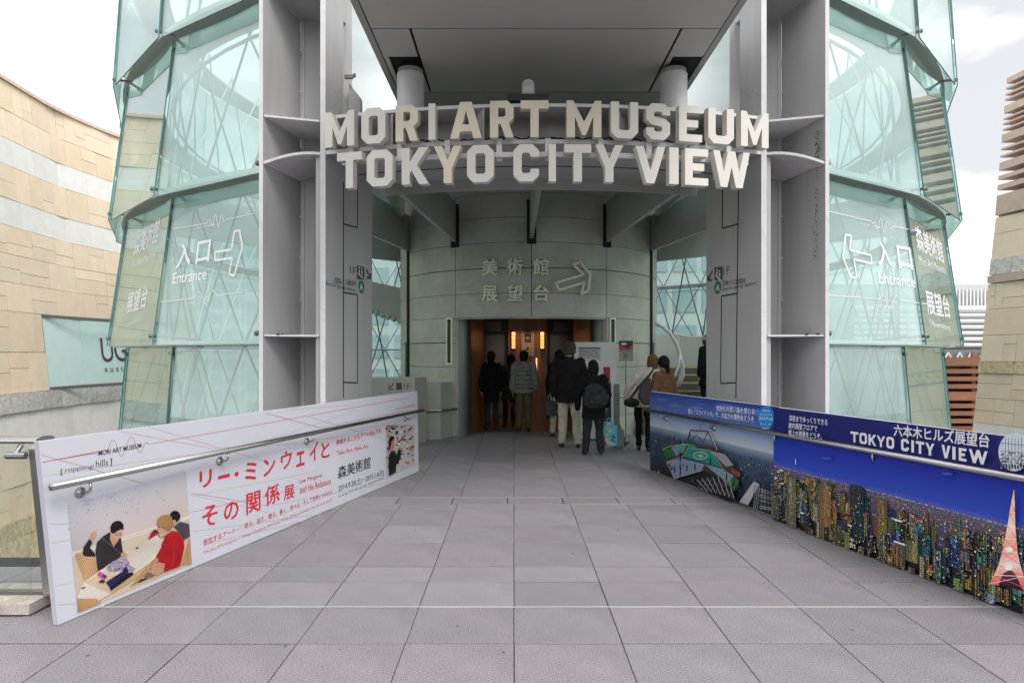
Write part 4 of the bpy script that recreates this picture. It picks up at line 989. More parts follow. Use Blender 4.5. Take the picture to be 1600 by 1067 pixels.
# thin lines
A1 = Art(plL)
rd, pk, og = (214, 120, 140), (216, 180, 190), (222, 202, 185)
A1.line([(66,722),(160,704),(240,690),(330,682)][:2] , 1.3, rd)
sq = [(160 + i * 1.5, 704 - i * .28 - 14 * math.sin((i - 6) * .33) * (1 if 4 < i < 44 else 0)) for i in range(48)]
A1.line([(66,722),(160,706)] + sq + [(230,694),(400,664),(640,621)], .8, rd)
for a, c, col in (((64,710),(235,758),rd),((235,758),(420,800),pk),((66,744),(250,716),og),((250,716),(652,668),og),((230,666),(420,722),pk),((180,672),(330,700),pk),((330,700),(520,690),og),
        ((297,775),(500,735),og),((297,800),(480,760),(225,160,170)),((320,850),(640,775),pk),((300,770),(420,790),rd),((420,790),(650,745),pk),((76,818),(106,818),pk),((80,848),(110,843),og),((86,915),(118,908),og),((90,945),(120,942),pk),
        ((415,645),(500,668),rd),((500,668),(640,640),pk),((445,640),(555,632),og),((300,830),(520,800),og),((480,650),(650,700),pk),((380,700),(560,640),(215,205,215))):
    A1.line([a, c], .6, col)
A1.build('printed_lines', BL_)
# photo panel of people at a table, traced in photo-crop units
cv = lambda x, y: (100 + x / 4.848, 740 + y / 4.848)
A2 = Art(plL, cv, base=.004); A2.shade = True
A2.poly([(30,235),(925,-20),(970,680),(108,1050)], None, cols=[(205,205,218),(214,213,226),(222,190,150),(200,168,130)])
A2.poly([(60,590),(560,430),(945,330),(970,680),(108,1050)], (226,206,182))
A2.poly([(60,590),(945,318),(945,350),(62,625)], (236,226,214))
R.seed(2)
for i in range(120):
    x = R.uniform(35, 760); y = R.uniform(120, 440) - x * .06
    if y < 235 - (x - 30) * .28 + 8 or y > 460 - x * .3 or R.random() < .25: continue
    r_ = R.choice([3, 4, 5]); A2.poly([(x-r_,y),(x,y-r_*.7),(x+r_,y),(x,y+r_*.7)], R.choice([(90,70,85),(120,60,80),(70,80,110),(160,60,80),(150,140,160)]))
wood = (214,172,128); wood2 = (190,142,96)
A2.poly([(82,605),(215,572),(262,735),(262,745),(170,815),(160,815)], wood)
for k in range(8): A2.line([(100 + k*15, 605 - k*4), (172 + k*13, 808 - k*10)], 4, wood2)
A2.poly([(880,690),(955,480),(968,680)], wood)
for k in range(5): A2.line([(952 - k*4, 500 + k*18), (900 + k*12, 690)], 4, wood2)
A2.poly([(150,820),(470,590),(560,545),(700,470),(770,510),(690,640),(360,905),(110,1045),(100,935)], (228,218,206))
A2.poly([(160,818),(380,700),(400,880),(350,905),(180,835)], (222,196,166))
A2.poly([(108,1050),(102,940),(250,945),(285,975)], (206,160,112))
for k in range(7): A2.line([(110 + k*22, 945), (118 + k*22, 1040 - k*9)], 3, wood2)
A2.poly([(500,855),(690,640),(705,655),(545,835)], (206,160,112)); A2.poly([(350,885),(360,905),(545,790),(640,690),(625,690)], (214,175,130))
# man left
blk = (38,36,40); sk = (214,160,130)
A2.poly([(200,492),(212,450),(236,432),(248,452),(240,478),(222,500),(205,520)], sk)
A2.poly([(142,600),(150,555),(192,492),(215,520),(196,560),(240,610),(236,626),(180,625),(150,620)], blk)
A2.poly([(255,735),(246,640),(240,590),(250,520),(300,470),(350,440),(380,520),(372,560),(430,480),(442,560),(448,600),(430,628),(400,650),(330,690),(300,715)], (44,42,46))
A2.poly([(340,500),(345,445),(380,540)], (60,58,62)); A2.poly([(352,440),(372,455),(400,510),(376,555),(350,500)], sk)
A2.poly([(362,440),(372,425),(392,450),(420,420),(446,420),(440,458),(424,478),(410,500),(385,505),(368,480)], (222,170,140))
A2.poly([(356,440),(352,400),(368,370),(400,355),(430,358),(452,385),(450,425),(436,420),(400,432),(386,445),(372,455)], (26,22,24))
A2.line([(388,456),(406,452)], 4, (40,28,28)); A2.line([(420,452),(436,454)], 4, (40,28,28)); A2.line([(392,466),(405,464)], 3, (60,40,40)); A2.line([(420,464),(432,466)], 3, (60,40,40)); A2.line([(414,462),(418,480)], 4, (196,138,112)); A2.line([(404,492),(420,490)], 3, (170,90,84)); A2.poly([(366,450),(380,500),(400,508),(378,490)], (186,132,108)); A2.line([(300,480),(290,560),(300,640)], 6, (60,58,64)); A2.line([(250,530),(262,600),(258,700)], 5, (66,62,70)); A2.line([(420,500),(436,560),(440,600)], 5, (64,60,66)); A2.line([(160,560),(200,590)], 5, (64,60,66))
A2.poly([(430,605),(452,592),(476,606),(478,628),(448,635),(432,625)], sk)
A2.line([(280,480),(430,600)], 2, (150,150,150)); A2.line([(276,500),(274,700)], 2, (90,90,90))
A2.poly([(330,730),(320,705),(360,670),(430,632),(470,640),(500,690),(540,720),(510,745),(480,720),(420,735),(360,740)], (176,158,186))
for i in range(40):
    x = R.uniform(340, 490); y = R.uniform(645, 725) + (x < 400) * 10; A2.ell((x, y), R.uniform(4, 10), R.uniform(3, 7), R.choice([(220,210,228),(120,100,140),(200,180,200),(90,80,110)]), R.uniform(0, 180), 6)
A2.poly([(318,820),(440,740),(470,695),(492,740),(480,750),(360,850),(345,855)], (44,38,92)); A2.poly([(345,855),(360,850),(482,748),(526,745),(525,762),(356,885)], (26,22,40))
A2.poly([(250,760),(272,738),(330,775),(305,800)], (214,90,160)); A2.poly([(285,770),(305,760),(328,776),(308,797)], (88,60,150)); A2.poly([(262,815),(285,800),(312,806),(306,826),(270,824)], (60,60,70))
A2.ell((148,862), 17, 5, (70,66,66), -20); A2.ell((555,560), 12, 5, (50,50,56), -20)
# red shirt person and companion
A2.poly([(640,492),(665,440),(690,420),(712,430),(705,455),(680,470),(655,490)], (170,30,60)); A2.ell((693,440), 22, 16, (150,26,52), 10)
A2.poly([(835,400),(880,362),(948,380),(955,470),(908,500),(880,440)], (78,76,82)); A2.ell((842,322), 40, 44, (28,24,26)); A2.poly([(822,350),(842,345),(850,372),(832,400)], sk)
A2.poly([(700,620),(735,560),(745,520),(780,460),(820,430),(870,440),(908,500),(912,560),(890,650),(878,700),(760,742),(756,680),(716,668)], (196,22,36))
A2.poly([(745,520),(780,460),(790,520),(760,600),(756,680),(720,668)], (178,16,32)); A2.line([(870,470),(880,560),(860,660)], 7, (160,14,28)); A2.line([(830,500),(838,600),(820,700)], 6, (214,40,52)); A2.line([(760,560),(790,600)], 6, (150,12,26)); A2.line([(722,462),(738,470)], 3, (170,110,96)); A2.line([(716,440),(724,438)], 3, (90,60,50))
A2.poly([(690,730),(716,668),(764,680),(755,740),(700,768)], sk); A2.poly([(650,740),(690,640),(716,640),(710,680),(690,765),(668,768)], sk)
A2.poly([(712,425),(730,400),(760,420),(790,440),(770,470),(740,470),(752,486),(728,480),(720,460)], (224,176,150))
A2.poly([(705,380),(712,345),(740,318),(780,308),(815,328),(828,370),(820,410),(795,428),(766,425),(742,400),(722,402)], (176,132,76))
for k in range(7): A2.line([(735 + k*13, 318), (728 + k*14, 395)], 3, (206,166,104))
A2.poly([(550,828),(590,795),(620,790),(640,770),(655,775),(620,800),(570,822)], (30,28,40)); A2.poly([(610,780),(630,745),(660,750),(690,770),(630,790)], (120,110,90))
A2.build('printed_photograph', BL_)
# second photograph: person before a wall of cards
cv2 = lambda x, y: (460 + x / 6.67, 640 + y / 6.67)
A3 = Art(plL, cv2, base=.004); A3.shade = True
A3.poly([(952,160),(1250,150),(1255,575),(960,715)], (214,208,204)); A3.poly([(952,160),(1000,165),(1000,280),(955,300)], (196,172,160))
R.seed(9)
for i in range(95):
    x = R.uniform(962, 1245); y = R.uniform(165, 600)
    if y > 700 - (x - 960) * .45: continue
    w = R.uniform(8, 15); h = R.uniform(7, 13); c_ = R.choice([(190,60,90),(40,40,60),(230,190,80),(50,110,160),(200,90,70),(80,150,150),(30,30,40),(150,50,70),(236,232,228)])
    A3.poly([(x-w,y-h*.6),(x+w,y-h),(x+w,y+h*.6),(x-w,y+h)], c_); 
    if c_[0] > 200 or R.random() < .5: A3.poly([(x-w,y+h),(x+w,y+h*.6),(x+w,y+h*.6+5),(x-w,y+h+5)], (245,244,242))
    if R.random() < .3: A3.line([(x, y + h), (x + 2, y + h + 40)], 2, (170,150,140))
A3.poly([(990,690),(984,560),(988,470),(1010,430),(1040,425),(1070,470),(1090,400),(1110,395),(1112,470),(1085,560),(1062,570),(1058,650)], (24,22,24))
A3.poly([(1000,430),(1000,350),(1020,310),(1042,330),(1040,390),(1030,430)], (196,130,100)); A3.poly([(986,370),(990,300),(1010,270),(1038,280),(1040,312),(1014,322),(1008,370),(998,400)], (22,20,22)); A3.ell((1108,408), 14, 16, (200,140,110))
A3.build('printed_photograph', BL_)
def ptext(root, pl, items, m_, name='printed_text', lift=.004, flag=True):
    for body, bl, br, tl, bold in items:
        b = MB(); text_on(b, pl, body, bl, br, tl, lift=lift, bold=bold, res=2); b.build(name, m_, root)
red = []
for ch, bl, br, tl in (('リ',(312,763),(331,758),(311,737)),('ー',(341,749),(359,744.5),(341,743.5)),('・',(366.5,744.5),(373,743),(366.5,737.5)),('ミ',(383,753),(401,748),(382,724)),('ン',(412,745),(430,738),(411,719)),('ウ',(439,735),(456,728),(438,708)),('ェ',(463,730),(476,726),(463,707)),('イ',(484,724),(497,716),(483,696)),('と',(502,717),(515,713),(502,692))): red.append((ch, bl, br, tl, .016))
for ch, bl, br, tl in (('そ',(316,824),(340,818),(315,792)),('の',(350,815),(373,808),(349,787)),('関',(385,805),(407,797),(384,772)),('係',(414,791),(437,783),(414,761)),('展',(444,782),(460,777),(444,760))): red.append((ch, bl, br, tl, .012))
ptext(BL_, plL, red, M['red_ink'], 'printed_title')
ptext(BL_, plL, [('Lee Mingwei',(468,757),(503,746.5),(467.5,749),.0), ('and His Relations',(468.5,771),(517,756),(468,761),.0), ('参加することもアートなんです。',(525.5,695.5),(597,676),(525,687),.01), ('Take Part, Make Art.',(526.5,712),(576,700),(526,705),.0),
    ('参加するアート──見る、話す、贈る、書く、食べる、そして世界とつながる',(317.5,853),(519,771.5),(317,843),.0)], M['red_ink'], 'printed_subtitle')
ptext(BL_, plL, [('The Art of Participation — Seeing, Conversing, Gift-Giving, Writing, Dining and Getting Connected to the World',(318,867),(518,783),(317.5,861),0), ('www.mori.art.museum',(620,640),(648,634),(620,636.5),0)], M['pink_ink'], 'printed_small_text')
ptext(BL_, plL, [('森美術館',(528,749),(579,731),(527,729),.008), ('2014.9.20(土)─2015.1.4(日)',(529,770),(600,744),(528.5,757),0), ('Sat 20 Sep, 2014 – Sun 4 Jan, 2015  MORI ART MUSEUM',(529,777.5),(600,748),(529,774),0)], M['ink'], 'printed_dates')
ptext(BL_, plL, [('MORI ART MUSEUM',(154,712),(221,699),(153.5,704.5),.006)], M['ink'], 'printed_museum_name')
lg = MB()
text_on(lg, plL, '[', (95,742), (98,742), (94,733), lift=.004); text_on(lg, plL, ']', (172,728), (175,727), (171,717), lift=.004); text_on(lg, plL, 'roppongi', (102,740), (147,733), (102,731), lift=.004, bold=-.012); text_on(lg, plL, 'hills', (150,730), (169,727), (150,719), lift=.004, bold=-.01)
lg.build('printed_district_name', M['ink'], BL_)

# right banner: roof deck by day and night skyline
BR_ = board('city_view_banner', 'long blue observatory banner with night skyline along the right handrail', plR, (1018, 611), (1700, 698), (1700, 992), (1016, 735))
dR = Vector((.2609, -.9653, 0))   # along the banner, towards the photographer
def on(u, z): p = Vector((1.872, 8.79, 0)) + dR * u; return (p.x, p.y, z)
def u_at(px, py): return (plR.hit(px, py) - Vector((1.872, 8.79, 0))).dot(dR)
UD = u_at(1218, 700); UE = u_at(1700, 850)
A4 = Art(plR, base=.002)
def rq(u0, z0, u1, z1, c0, c1=None, up=True):  # c0 bottom, c1 top
    c1 = c1 or c0; A4.poly([on(u0, z0), on(u1, z0), on(u1, z1), on(u0, z1)], None, cols=[c0, c0, c1, c1], up=up)
# day panel
rq(.0, .80, UD, 1.085, (110,140,205), (34,66,168)); rq(0, .62, UD, .80, (205,215,225), (130,160,210)); rq(0, .52, UD, .62, (70,96,128), (160,178,198)); rq(0, .01, UD, .52, (36,42,52), (72,98,126))
R.seed(31)
for i in range(26):
    u = R.uniform(.05, UD - .3); z = R.uniform(.86, 1.04); l = R.uniform(.15, .5); h = R.uniform(.005, .02)
    A4.poly([on(u, z), on(u + l*.5, z - h), on(u + l, z + h), on(u + l*.5, z + h*2)], R.choice([(90,122,205),(70,100,190),(110,140,214)]))
for i in range(900):
    z = R.triangular(.02, .60, .5); u = R.uniform(.0, UD - .03); s_ = .006 + (.6 - z) * .03; t = (.6 - z) / .6
    c_ = R.choice([(96,120,146),(60,84,112),(130,150,170),(44,60,84),(150,165,178)]); c_ = tuple(int(a * (1 - t * .5)) for a in c_)
    h = s_ * R.uniform(.6, 1.7); A4.poly([on(u, z), on(min(UD, u + s_), z), on(min(UD, u + s_), z + h), on(u, z + h)], c_, up=(i % 4 == 0)) if i % 4 == 0 else A4.poly([on(u, z), on(min(UD, u + s_), z), on(min(UD, u + s_), z + h), on(u, z + h)], c_)
cv6 = lambda x, y: (1000 + x / 4.447, 590 + y / 4.447)
A4.conv = cv6
def P6(pts, col): A4.poly(pts, col)
P6([(155,500),(210,462),(340,455),(540,490),(650,610),(690,760),(640,800),(530,700),(440,640),(240,700),(190,590)], (70,62,60))
P6([(155,500),(215,488),(240,545),(175,555)], (22,120,56)); P6([(215,480),(250,470),(290,520),(250,545)], (128,150,180)); P6([(250,468),(330,462),(300,525),(285,520)], (80,170,150))
P6([(335,485),(490,505),(560,620),(300,545)], (24,150,140)); P6([(495,510),(590,530),(650,605),(600,620),(540,560)], (160,160,166)); P6([(185,585),(290,560),(450,600),(420,650),(235,700)], (140,160,190))
P6([(450,600),(560,628),(650,680),(610,740),(530,670)], (138,160,178)); P6([(650,680),(690,720),(650,770),(605,742)], (26,130,60)); P6([(640,620),(700,665),(690,695),(630,655)], (150,70,60)); P6([(340,455),(400,478),(370,486),(340,475)], (60,170,90))
A4.line([(155,500),(215,470),(330,460),(340,480),(300,545),(185,585),(240,700),(440,640)], 4, (210,196,110)); A4.line([(335,485),(490,505),(585,640)], 3, (214,210,150))
for i in range(20): 
    a0, a1 = i * math.pi / 10, (i + 1) * math.pi / 10; A4.line([(420 + 46*math.cos(a0), 541 + 25*math.sin(a0)), (420 + 46*math.cos(a1), 541 + 25*math.sin(a1))], 4, (225,230,190))
A4.line([(398,545),(426,529)], 5, (225,230,190)); A4.line([(414,555),(442,538)], 5, (225,230,190)); A4.line([(410,537),(430,547)], 5, (225,230,190))
A4.line([(330,440),(350,365),(470,372),(530,500)], 9, (30,44,60)); A4.line([(350,365),(345,440),(400,400),(440,450),(470,380)], 5, (40,50,62)); A4.line([(480,385),(535,500)], 5, (190,195,205)); A4.line([(420,370),(418,320)], 3, (60,60,70))
for i in range(150):
    x = R.uniform(80, 800); y = R.choice([R.uniform(600, 690), R.uniform(420, 470), R.uniform(520, 760)]);
    if x > 300 and x < 640 and y > 440: continue
    if x > 330 and y < 500: continue
    if x < 640 and y > 690 and x > 250: continue
    A4.ell((x, y), R.uniform(3, 6), R.uniform(5, 11), R.choice([(30,26,32),(60,40,60),(190,190,190),(120,60,50),(40,50,90)]), 0, 6)
for x, y in ((325,640),(380,630),(280,560),(490,590),(600,700),(650,740),(240,650)): A4.line([(x, y - 28), (x, y + 10)], 6, (20,20,24)); A4.ell((x, y - 32), 4, 5, (60,44,36), 0, 6)
A4.line([(278,505),(278,715)], 4, (30,36,34))
P6([(350,735),(430,645),(560,690),(690,865),(600,850)], (24,24,28))
for k in range(8): A4.line([(360 + k*36, 715 - k*6), (440 + k*30, 780 + k*8)], 5, (190,190,192)); A4.line([(400 + k*32, 770 + k*8), (440 + k*28, 690 + k*4)], 4, (120,120,126))
P6([(690,862),(790,720),(830,740),(750,885)], (196,196,200))
for k in range(13): A4.line([(800 + k*10, 740 + k*5), (775 + k*13, 905 + k*3)], 5, R.choice([(150,150,156),(90,94,100),(40,42,48)])); A4.line([(830, 760 + k*13), (930, 790 + k*12)], 5, R.choice([(170,170,176),(50,52,58)]))
A4.conv = lambda x, y: (x, y); A4.gain = 1.05
# blue disc badge
A4.ell((1197,652), 12.5, 18, (28,130,205), 0, 22)
# night panel
rq(UD, .815, UE, 1.085, (22,26,96), (24,28,104)); rq(UD, .52, UE, .815, (44,74,180), (16,34,150)); rq(UD, .50, UE, .56, (104,90,140), (46,76,182)); rq(UD, .005, UE, .52, (14,16,24), (92,80,104))
R.seed(77)
warm = [(250,214,120),(255,200,100),(244,236,180),(255,244,214),(214,190,90),(240,160,80),(120,210,190),(110,190,230),(190,220,120),(230,225,160),(200,215,235)]
n_ = 0
for i in range(2600):   # far carpet of lights under the horizon
    z = .525 - abs(R.gauss(0, .05)); u = R.uniform(UD, UE - .02); s_ = R.uniform(.003, .007)
    if z < .35: continue
    A4.poly([on(u, z), on(u + s_, z), on(u + s_, z + s_), on(u, z + s_)], R.choice(warm + [(120,110,150)] * 4), up=False)
A4.lift += .0002
cands = []
for i in range(230):
    z0 = R.uniform(-.05, .34); u = R.uniform(UD, UE - .1); w = R.choice([.03, .04, .055, .075, .10]); h = R.uniform(.06, .22) 
    cands.append((z0 + h * .3, u, w, z0, h))
cands += [(.3, UD + .22, .13, .0, .46), (.3, UD + .62, .16, .02, .46), (.31, UD + .98, .15, .1, .46), (.2, UD + 1.25, .1, .16, .32)]
cands.sort(key=lambda q: -q[3])
for (_, u, w, z0, h) in cands:
    z1 = min(.54, z0 + h) ; z0 = max(.006, z0); u1 = min(UE, u + w)
    if z1 - z0 < .03 or u1 - u < .02: continue
    base = R.choice([(8,10,16),(12,14,24),(20,26,50),(26,34,44),(14,44,54),(44,40,30),(70,76,56),(20,30,84),(84,86,70),(8,8,10),(96,66,36)]); rq(u, z0, u1, z1, base)
    tone = R.choice(warm); dens = R.choice([.5, .75, .9, .97]); cw = R.choice([.008, .010, .014]); nx = max(3, int((u1 - u) / cw)); nz = max(3, int((z1 - z0) / R.choice([.010, .013, .017])))
    for a in range(nx):
        for c in range(nz):
            if R.random() < dens:
                k = R.uniform(.8, 1); cc = tuple(int(v * k) for v in (tone if R.random() < .94 else R.choice(warm)))
                uu = u + (u1 - u) * (a + .15) / nx; zz_ = z0 + (z1 - z0) * (c + .2) / nz
                A4.poly([on(uu, zz_), on(uu + (u1 - u) * .8 / nx, zz_), on(uu + (u1 - u) * .8 / nx, zz_ + (z1 - z0) * .7 / nz), on(uu, zz_ + (z1 - z0) * .7 / nz)], cc, up=False)
    A4.lift += .00005
    if R.random() < .15: rq(u, z1 - .012, u1, z1, R.choice([(210,60,60),(90,100,220),(230,230,240)]))
for i in range(420):
    z = R.uniform(.01, .5); u = R.uniform(UD, UE - .02); s_ = R.uniform(.004, .011)
    A4.poly([on(u, z), on(u + s_, z), on(u + s_, z + s_), on(u, z + s_)], R.choice(warm), up=False)
A4.lift += .0001
# red and white lattice tower, lit
T1 = [(1583.8,765),(1580,785),(1577.5,800),(1574,822),(1570,842),(1566,862),(1560,882),(1553,898),(1545,912)]
T2_ = [(1584.6,765),(1585.5,785),(1585.8,800),(1586.5,822),(1588,842),(1590,862),(1594,882),(1600,900),(1610,922)]
cols = [(255,160,110),(255,205,160),(255,170,130),(255,226,200),(255,176,160),(255,150,140),(255,214,200),(252,140,130),(226,96,96)]
for k in range(len(T1) - 1):
    A4.poly([T1[k], T2_[k], T2_[k+1], T1[k+1]], None, cols=[cols[k], cols[k], cols[k+1], cols[k+1]])
A4.poly([(1560,914),(1567,896),(1578,889),(1588,898),(1598,922)], None, cols=[(30,22,40),(90,40,60),(120,60,70),(80,34,50),(26,20,34)])
for k in range(1, len(T1) - 1):
    A4.line([T1[k], T2_[k]], 1.1, (255,232,214)); A4.line([T1[k], T2_[k+1]], .8, (250,90,90)); A4.line([T2_[k], T1[k+1]], .8, (255,236,226))
A4.ell((1577,858), 6, 4, (255,244,232)); A4.ell((1576,884), 8, 7, (255,226,226)); A4.ell((1577,886), 5, 4, (255,250,246))
for x, y in ((1291,716),(1480,740)): A4.ell((x, y), 9, 2, (60,80,170), 5)
A4.line([(1243,717),(1243,725)], 1, (220,220,230))
P = [(1325,747),(1331,750),(1338,751)]
A4.ell((1585,706), 25, 30, (196,206,216), 0, 26)
for k in range(9): A4.line([(1566 + k*5, 684), (1566 + k*5, 728)], .8, (70,80,92))
for k in range(3): A4.line([(1562, 692 + k*12), (1608, 696 + k*12)], .8, (70,80,92))
R.seed(6)
for k in range(60): A4.ell((R.uniform(1563,1606), R.uniform(705,732)), R.uniform(1,2.4), R.uniform(1,2), R.choice([(110,120,130),(70,76,84),(150,160,168)]), 0, 5)
for k in range(8): A4.ell((1568 + k*4.5, 728 + (k % 3)), 1.2, 4, (24,26,34), 0, 7)
A4.build('printed_skyline', BR_)
LT = A4.lift + .002
ptext(BR_, plR, [('気持ちの良い風を感じる',(1119,642),(1179,648),(1119,633),.012), ('屋上「スカイデッキ」で、大迫力の景色をどうぞ',(1075,646),(1178,660),(1075,637.5),.012), ('スカイデッキ',(1186,656),(1207.5,658),(1186,650),.03),
    ('眺めを',(1192,643),(1203,644),(1192,639.5),0), ('独り占めできる',(1188,649),(1206,650),(1188,645.5),0), ('オープンエア',(1188,664),(1206,665),(1188,660.5),0), ('展望台です',(1191,670),(1203,671),(1191,667),0),
    ('深夜までゆっくりできる',(1233,657.5),(1293,665),(1233,648),.012), ('屋内展望フロアで',(1232,669),(1277,674.5),(1232,659.5),.012), ('極上の夜景をどうぞ。',(1232,680),(1284,687),(1232,670.5),.012),
    ('六本木ヒルズ展望台',(1396.5,681),(1546,700),(1396.5,662),.02)], M['white_vinyl'], 'printed_text', lift=LT)
def banner_glyphs(root, pl, spec, lift):
    for ch, x0, x1, y0, y1, yt in spec:
        b = MB()
        a = pl.hit(x0, y0, lift); c = pl.hit(x1, y1, lift); t_ = pl.hit(x0, yt, lift); H = (t_ - a).length
        vs, fs = glyph_mesh(ch, (c - a).length / H, .004); u = (c - a).normalized(); vv = Vector((0, 0, 1))
        b.add([a + u * v.x * H + vv * v.y * H + pl.n * v.z * H for v in vs], fs)
        b.build('printed_letter', M['white_vinyl'], root)
def lb(x): return 690 + (x - 1335) * .172
spec = []
for ch, x0, x1, h in (('T',1329,1341,16.5),('O',1343,1354.5,17),('K',1357,1369,17),('Y',1370,1383,17),('O',1385,1397,18),('C',1408,1420,19),('I',1424,1428,19),('T',1431,1444,19),('Y',1446,1460,19),('V',1471,1485,20),('I',1488,1493,20),('E',1498,1510,20),('W',1514,1543,21)):
    spec.append((ch, x0, x1, lb(x0) + 1, lb(x1) + 1, lb(x0) + 1 - h))
banner_glyphs(BR_, plR, spec, LT)

# ---- handrails in front of the banners
def handrail(pl, p_near, p_far, brs, lab, ext=0):
    lift = .085; a = pl.hit(*p_near, lift); c = pl.hit(*p_far, lift); a.z = c.z = (a.z + c.z) / 2 if abs(a.z - c.z) < .1 else a.z
    root = empty('handrail', tuple(a), lab, 'handrail', 'handrails along the banners')
    b = MB(); b.path([a, a * .5 + c * .5, c], .022, 14); b.build('rail_tube', M['steel'], root, smooth=True)
    for px, py in brs:
        q = pl.hit(px, py, 0.0); q.z = a.z - .085
        b = MB(); top = q + pl.n * lift; top.z = a.z - .02
        n_ = pl.n
        b.path([top, top - Vector((0, 0, .045)), top - Vector((0, 0, .06)) - n_ * .018, q + n_ * .02], .009, 8); 
        o = b.build('rail_bracket', M['steel'], root, smooth=True)
        b = MB(); b.tube(q, q + n_ * .012, .034, 14); b.tube(q + n_ * .012, q + n_ * .024, .030, 14, r2=.014); b.build('bracket_rose', M['steel'], o)
    return root
handrail(plL, (80, 762.5), (661, 640), [(124,770),(342,718),(478,688),(632,655)], 'round stainless handrail running along the white exhibition banner')
handrail(plR, (1700, 764), (1006, 640), [(1042,655),(1117,671),(1222,692),(1377,720),(1620,765)], 'round stainless handrail running along the blue city view banner')

# ---- balustrade at far left
bal = empty('glass_balustrade', (-3.2, 4.1, 0), 'glass balustrade with flat grey top rail on stone kerb, beside the white banner', 'balustrade')
b = MB(); b.slab([(-2.955, 4.02, .075), (-2.87, 4.02, .075), (-2.99, 4.02, 1.0), (-3.05, 4.02, 1.0)], (0, .012, 0)); b.slab([(-2.955, 4.12, .075), (-2.87, 4.12, .075), (-2.99, 4.12, 1.0), (-3.05, 4.12, 1.0)], (0, -.012, 0)); b.slab([(-2.91, 4.032, .08), (-2.895, 4.032, .08), (-3.01, 4.032, .99), (-3.025, 4.032, .99)], (0, .076, 0)); b.build('post', M['steel'], bal)
b = MB(); n = 14; L_ = []
for i in range(n): a = 2 * math.pi * i / n; L_.append((4.07 + .085 * math.cos(a), 1.055 + .026 * math.sin(a)))
b.slab([(-5.6, y, z) for y, z in L_], (2.62, 0, 0)); b.build('top_rail', M['steel'], bal)
b = MB(); b.path([(-3.17, 4.0, .965), (-3.05, 4.0, .965)], .022, 10); b.path([(-3.12, 4.0, .965), (-3.10, 4.03, 1.03)], .015, 8); b.build('rail_stub', M['steel'], bal)
b = MB(); b.box((-5.6, 4.066, .10), (-3.07, 4.078, 1.02)); b.build('glass_panel', M['glass_clear'], bal)
b = MB(); b.slab([(-5.6, 4.05, .078), (-2.93, 4.05, .078), (-2.93, 4.05, .10), (-5.6, 4.05, .10)], (0, .045, 0)); b.build('bottom_channel', M['steel_dull'], bal)
kr = empty('stone_kerb', (-3.4, 3.95, 0), 'weathered granite kerb under the glass balustrade at the left edge', 'kerb')
x = -5.6
for w in (.9, .75, .62, .38):
    b = MB(); b.box((x + .004, 3.90, .012), (x + w - .004, 4.26, .076)); b.build('kerb_stone', M['kerb'], kr); x += w
b = MB(); b.box((-5.6, 3.93, 0), (-2.95, 4.2, .0125)); b.build('kerb_shadow_gap', M['dirt'], kr)  # shade beneath the kerb stones, coloured in as a dark strip
lw = empty('lower_wall', (-6, 6.4, -2), 'rough stone retaining wall below bridge, seen through left balustrade', 'stone wall')
R.seed(12)
for j in range(5):
    x = -9.0
    while x < -4.2:
        w = R.uniform(.5, .9); b = MB(); o_ = R.uniform(0, .05); b.box((x + .006, 7.4 - o_, -3.6 + j * .5), (x + w - .006, 7.8, -3.1 + j * .5 - .012)); b.build('rough_stone', M['stone_split'] if j > 2 else M['stone_rough'], lw); x += w
b = MB(); b.box((-9, 7.42, -4), (-4.2, 8.2, -1.12)); b.build('backing', M['stone_mortar'], lw)

# ---- information board and stand sign
ib = empty('information_board', (1.53, 11.85, 0), 'tall white free-standing notice board beside the lift doorway behind the queue', 'notice board')
b = MB(); b.box((1.12, 11.85, .03), (1.90, 11.93, 1.82)); b.build('panel', M['white'], ib)
b = MB(); b.box((1.15, 11.84, 0), (1.85, 11.98, .03)); b.build('base', M['black'], ib)
b = MB(); b.box((1.20, 11.842, 1.50), (1.60, 11.848, 1.72)); nt_ = b.build('notice', M['parapet'], ib)
b = MB(); b.box((1.20, 11.838, 1.70), (1.60, 11.841, 1.72))
for i in range(3): b.ball((1.235, 11.839, 1.66 - i * .045), (.016, .002, .010), 6, 4); b.box((1.27, 11.838, 1.657 - i * .045), (1.40 + .04 * i, 11.841, 1.665 - i * .045)); b.box((1.43 + .04 * i, 11.838, 1.657 - i * .045), (1.56, 11.841, 1.665 - i * .045))
b.build('notice_lines', M['ink'], nt_)
b = MB(); b.box((1.66, 11.842, 1.08), (1.78, 11.848, 1.36)); b.build('small_poster', mat('dark red print', (.25, .03, .04), .5), ib)
b = MB(); b.box((1.66, 11.842, .35), (1.80, 11.848, 1.07)); b.build('dark_strip_poster', M['ink'], ib)
ss = empty('stand_sign', (1.93, 11.2, 0), 'slim metal stand sign with black and red print and number 30', 'stand sign')
b = MB(); b.box((1.835, 11.19, 1.475), (2.085, 11.205, 1.835)); b.build('sign_plate', M['steel_dull'], ss)
b = MB(); b.box((1.842, 11.183, 1.685), (2.078, 11.189, 1.828)); sp = b.build('dark_print', M['ink'], ss)
b = MB(); b.ball((1.92, 11.180, 1.775), (.05, .003, .02), 8, 5); b.build('print_figure', M['white'], sp)
b = MB(); b.slab([(2.0, 11.180, 1.69), (2.075, 11.180, 1.69), (2.075, 11.180, 1.77)], (0, .002, 0)); b.slab([(1.845, 11.180, 1.69), (1.95, 11.180, 1.69), (1.93, 11.180, 1.73), (1.845, 11.180, 1.75)], (0, .002, 0)); b.build('print_red', M['red_ink'], sp)
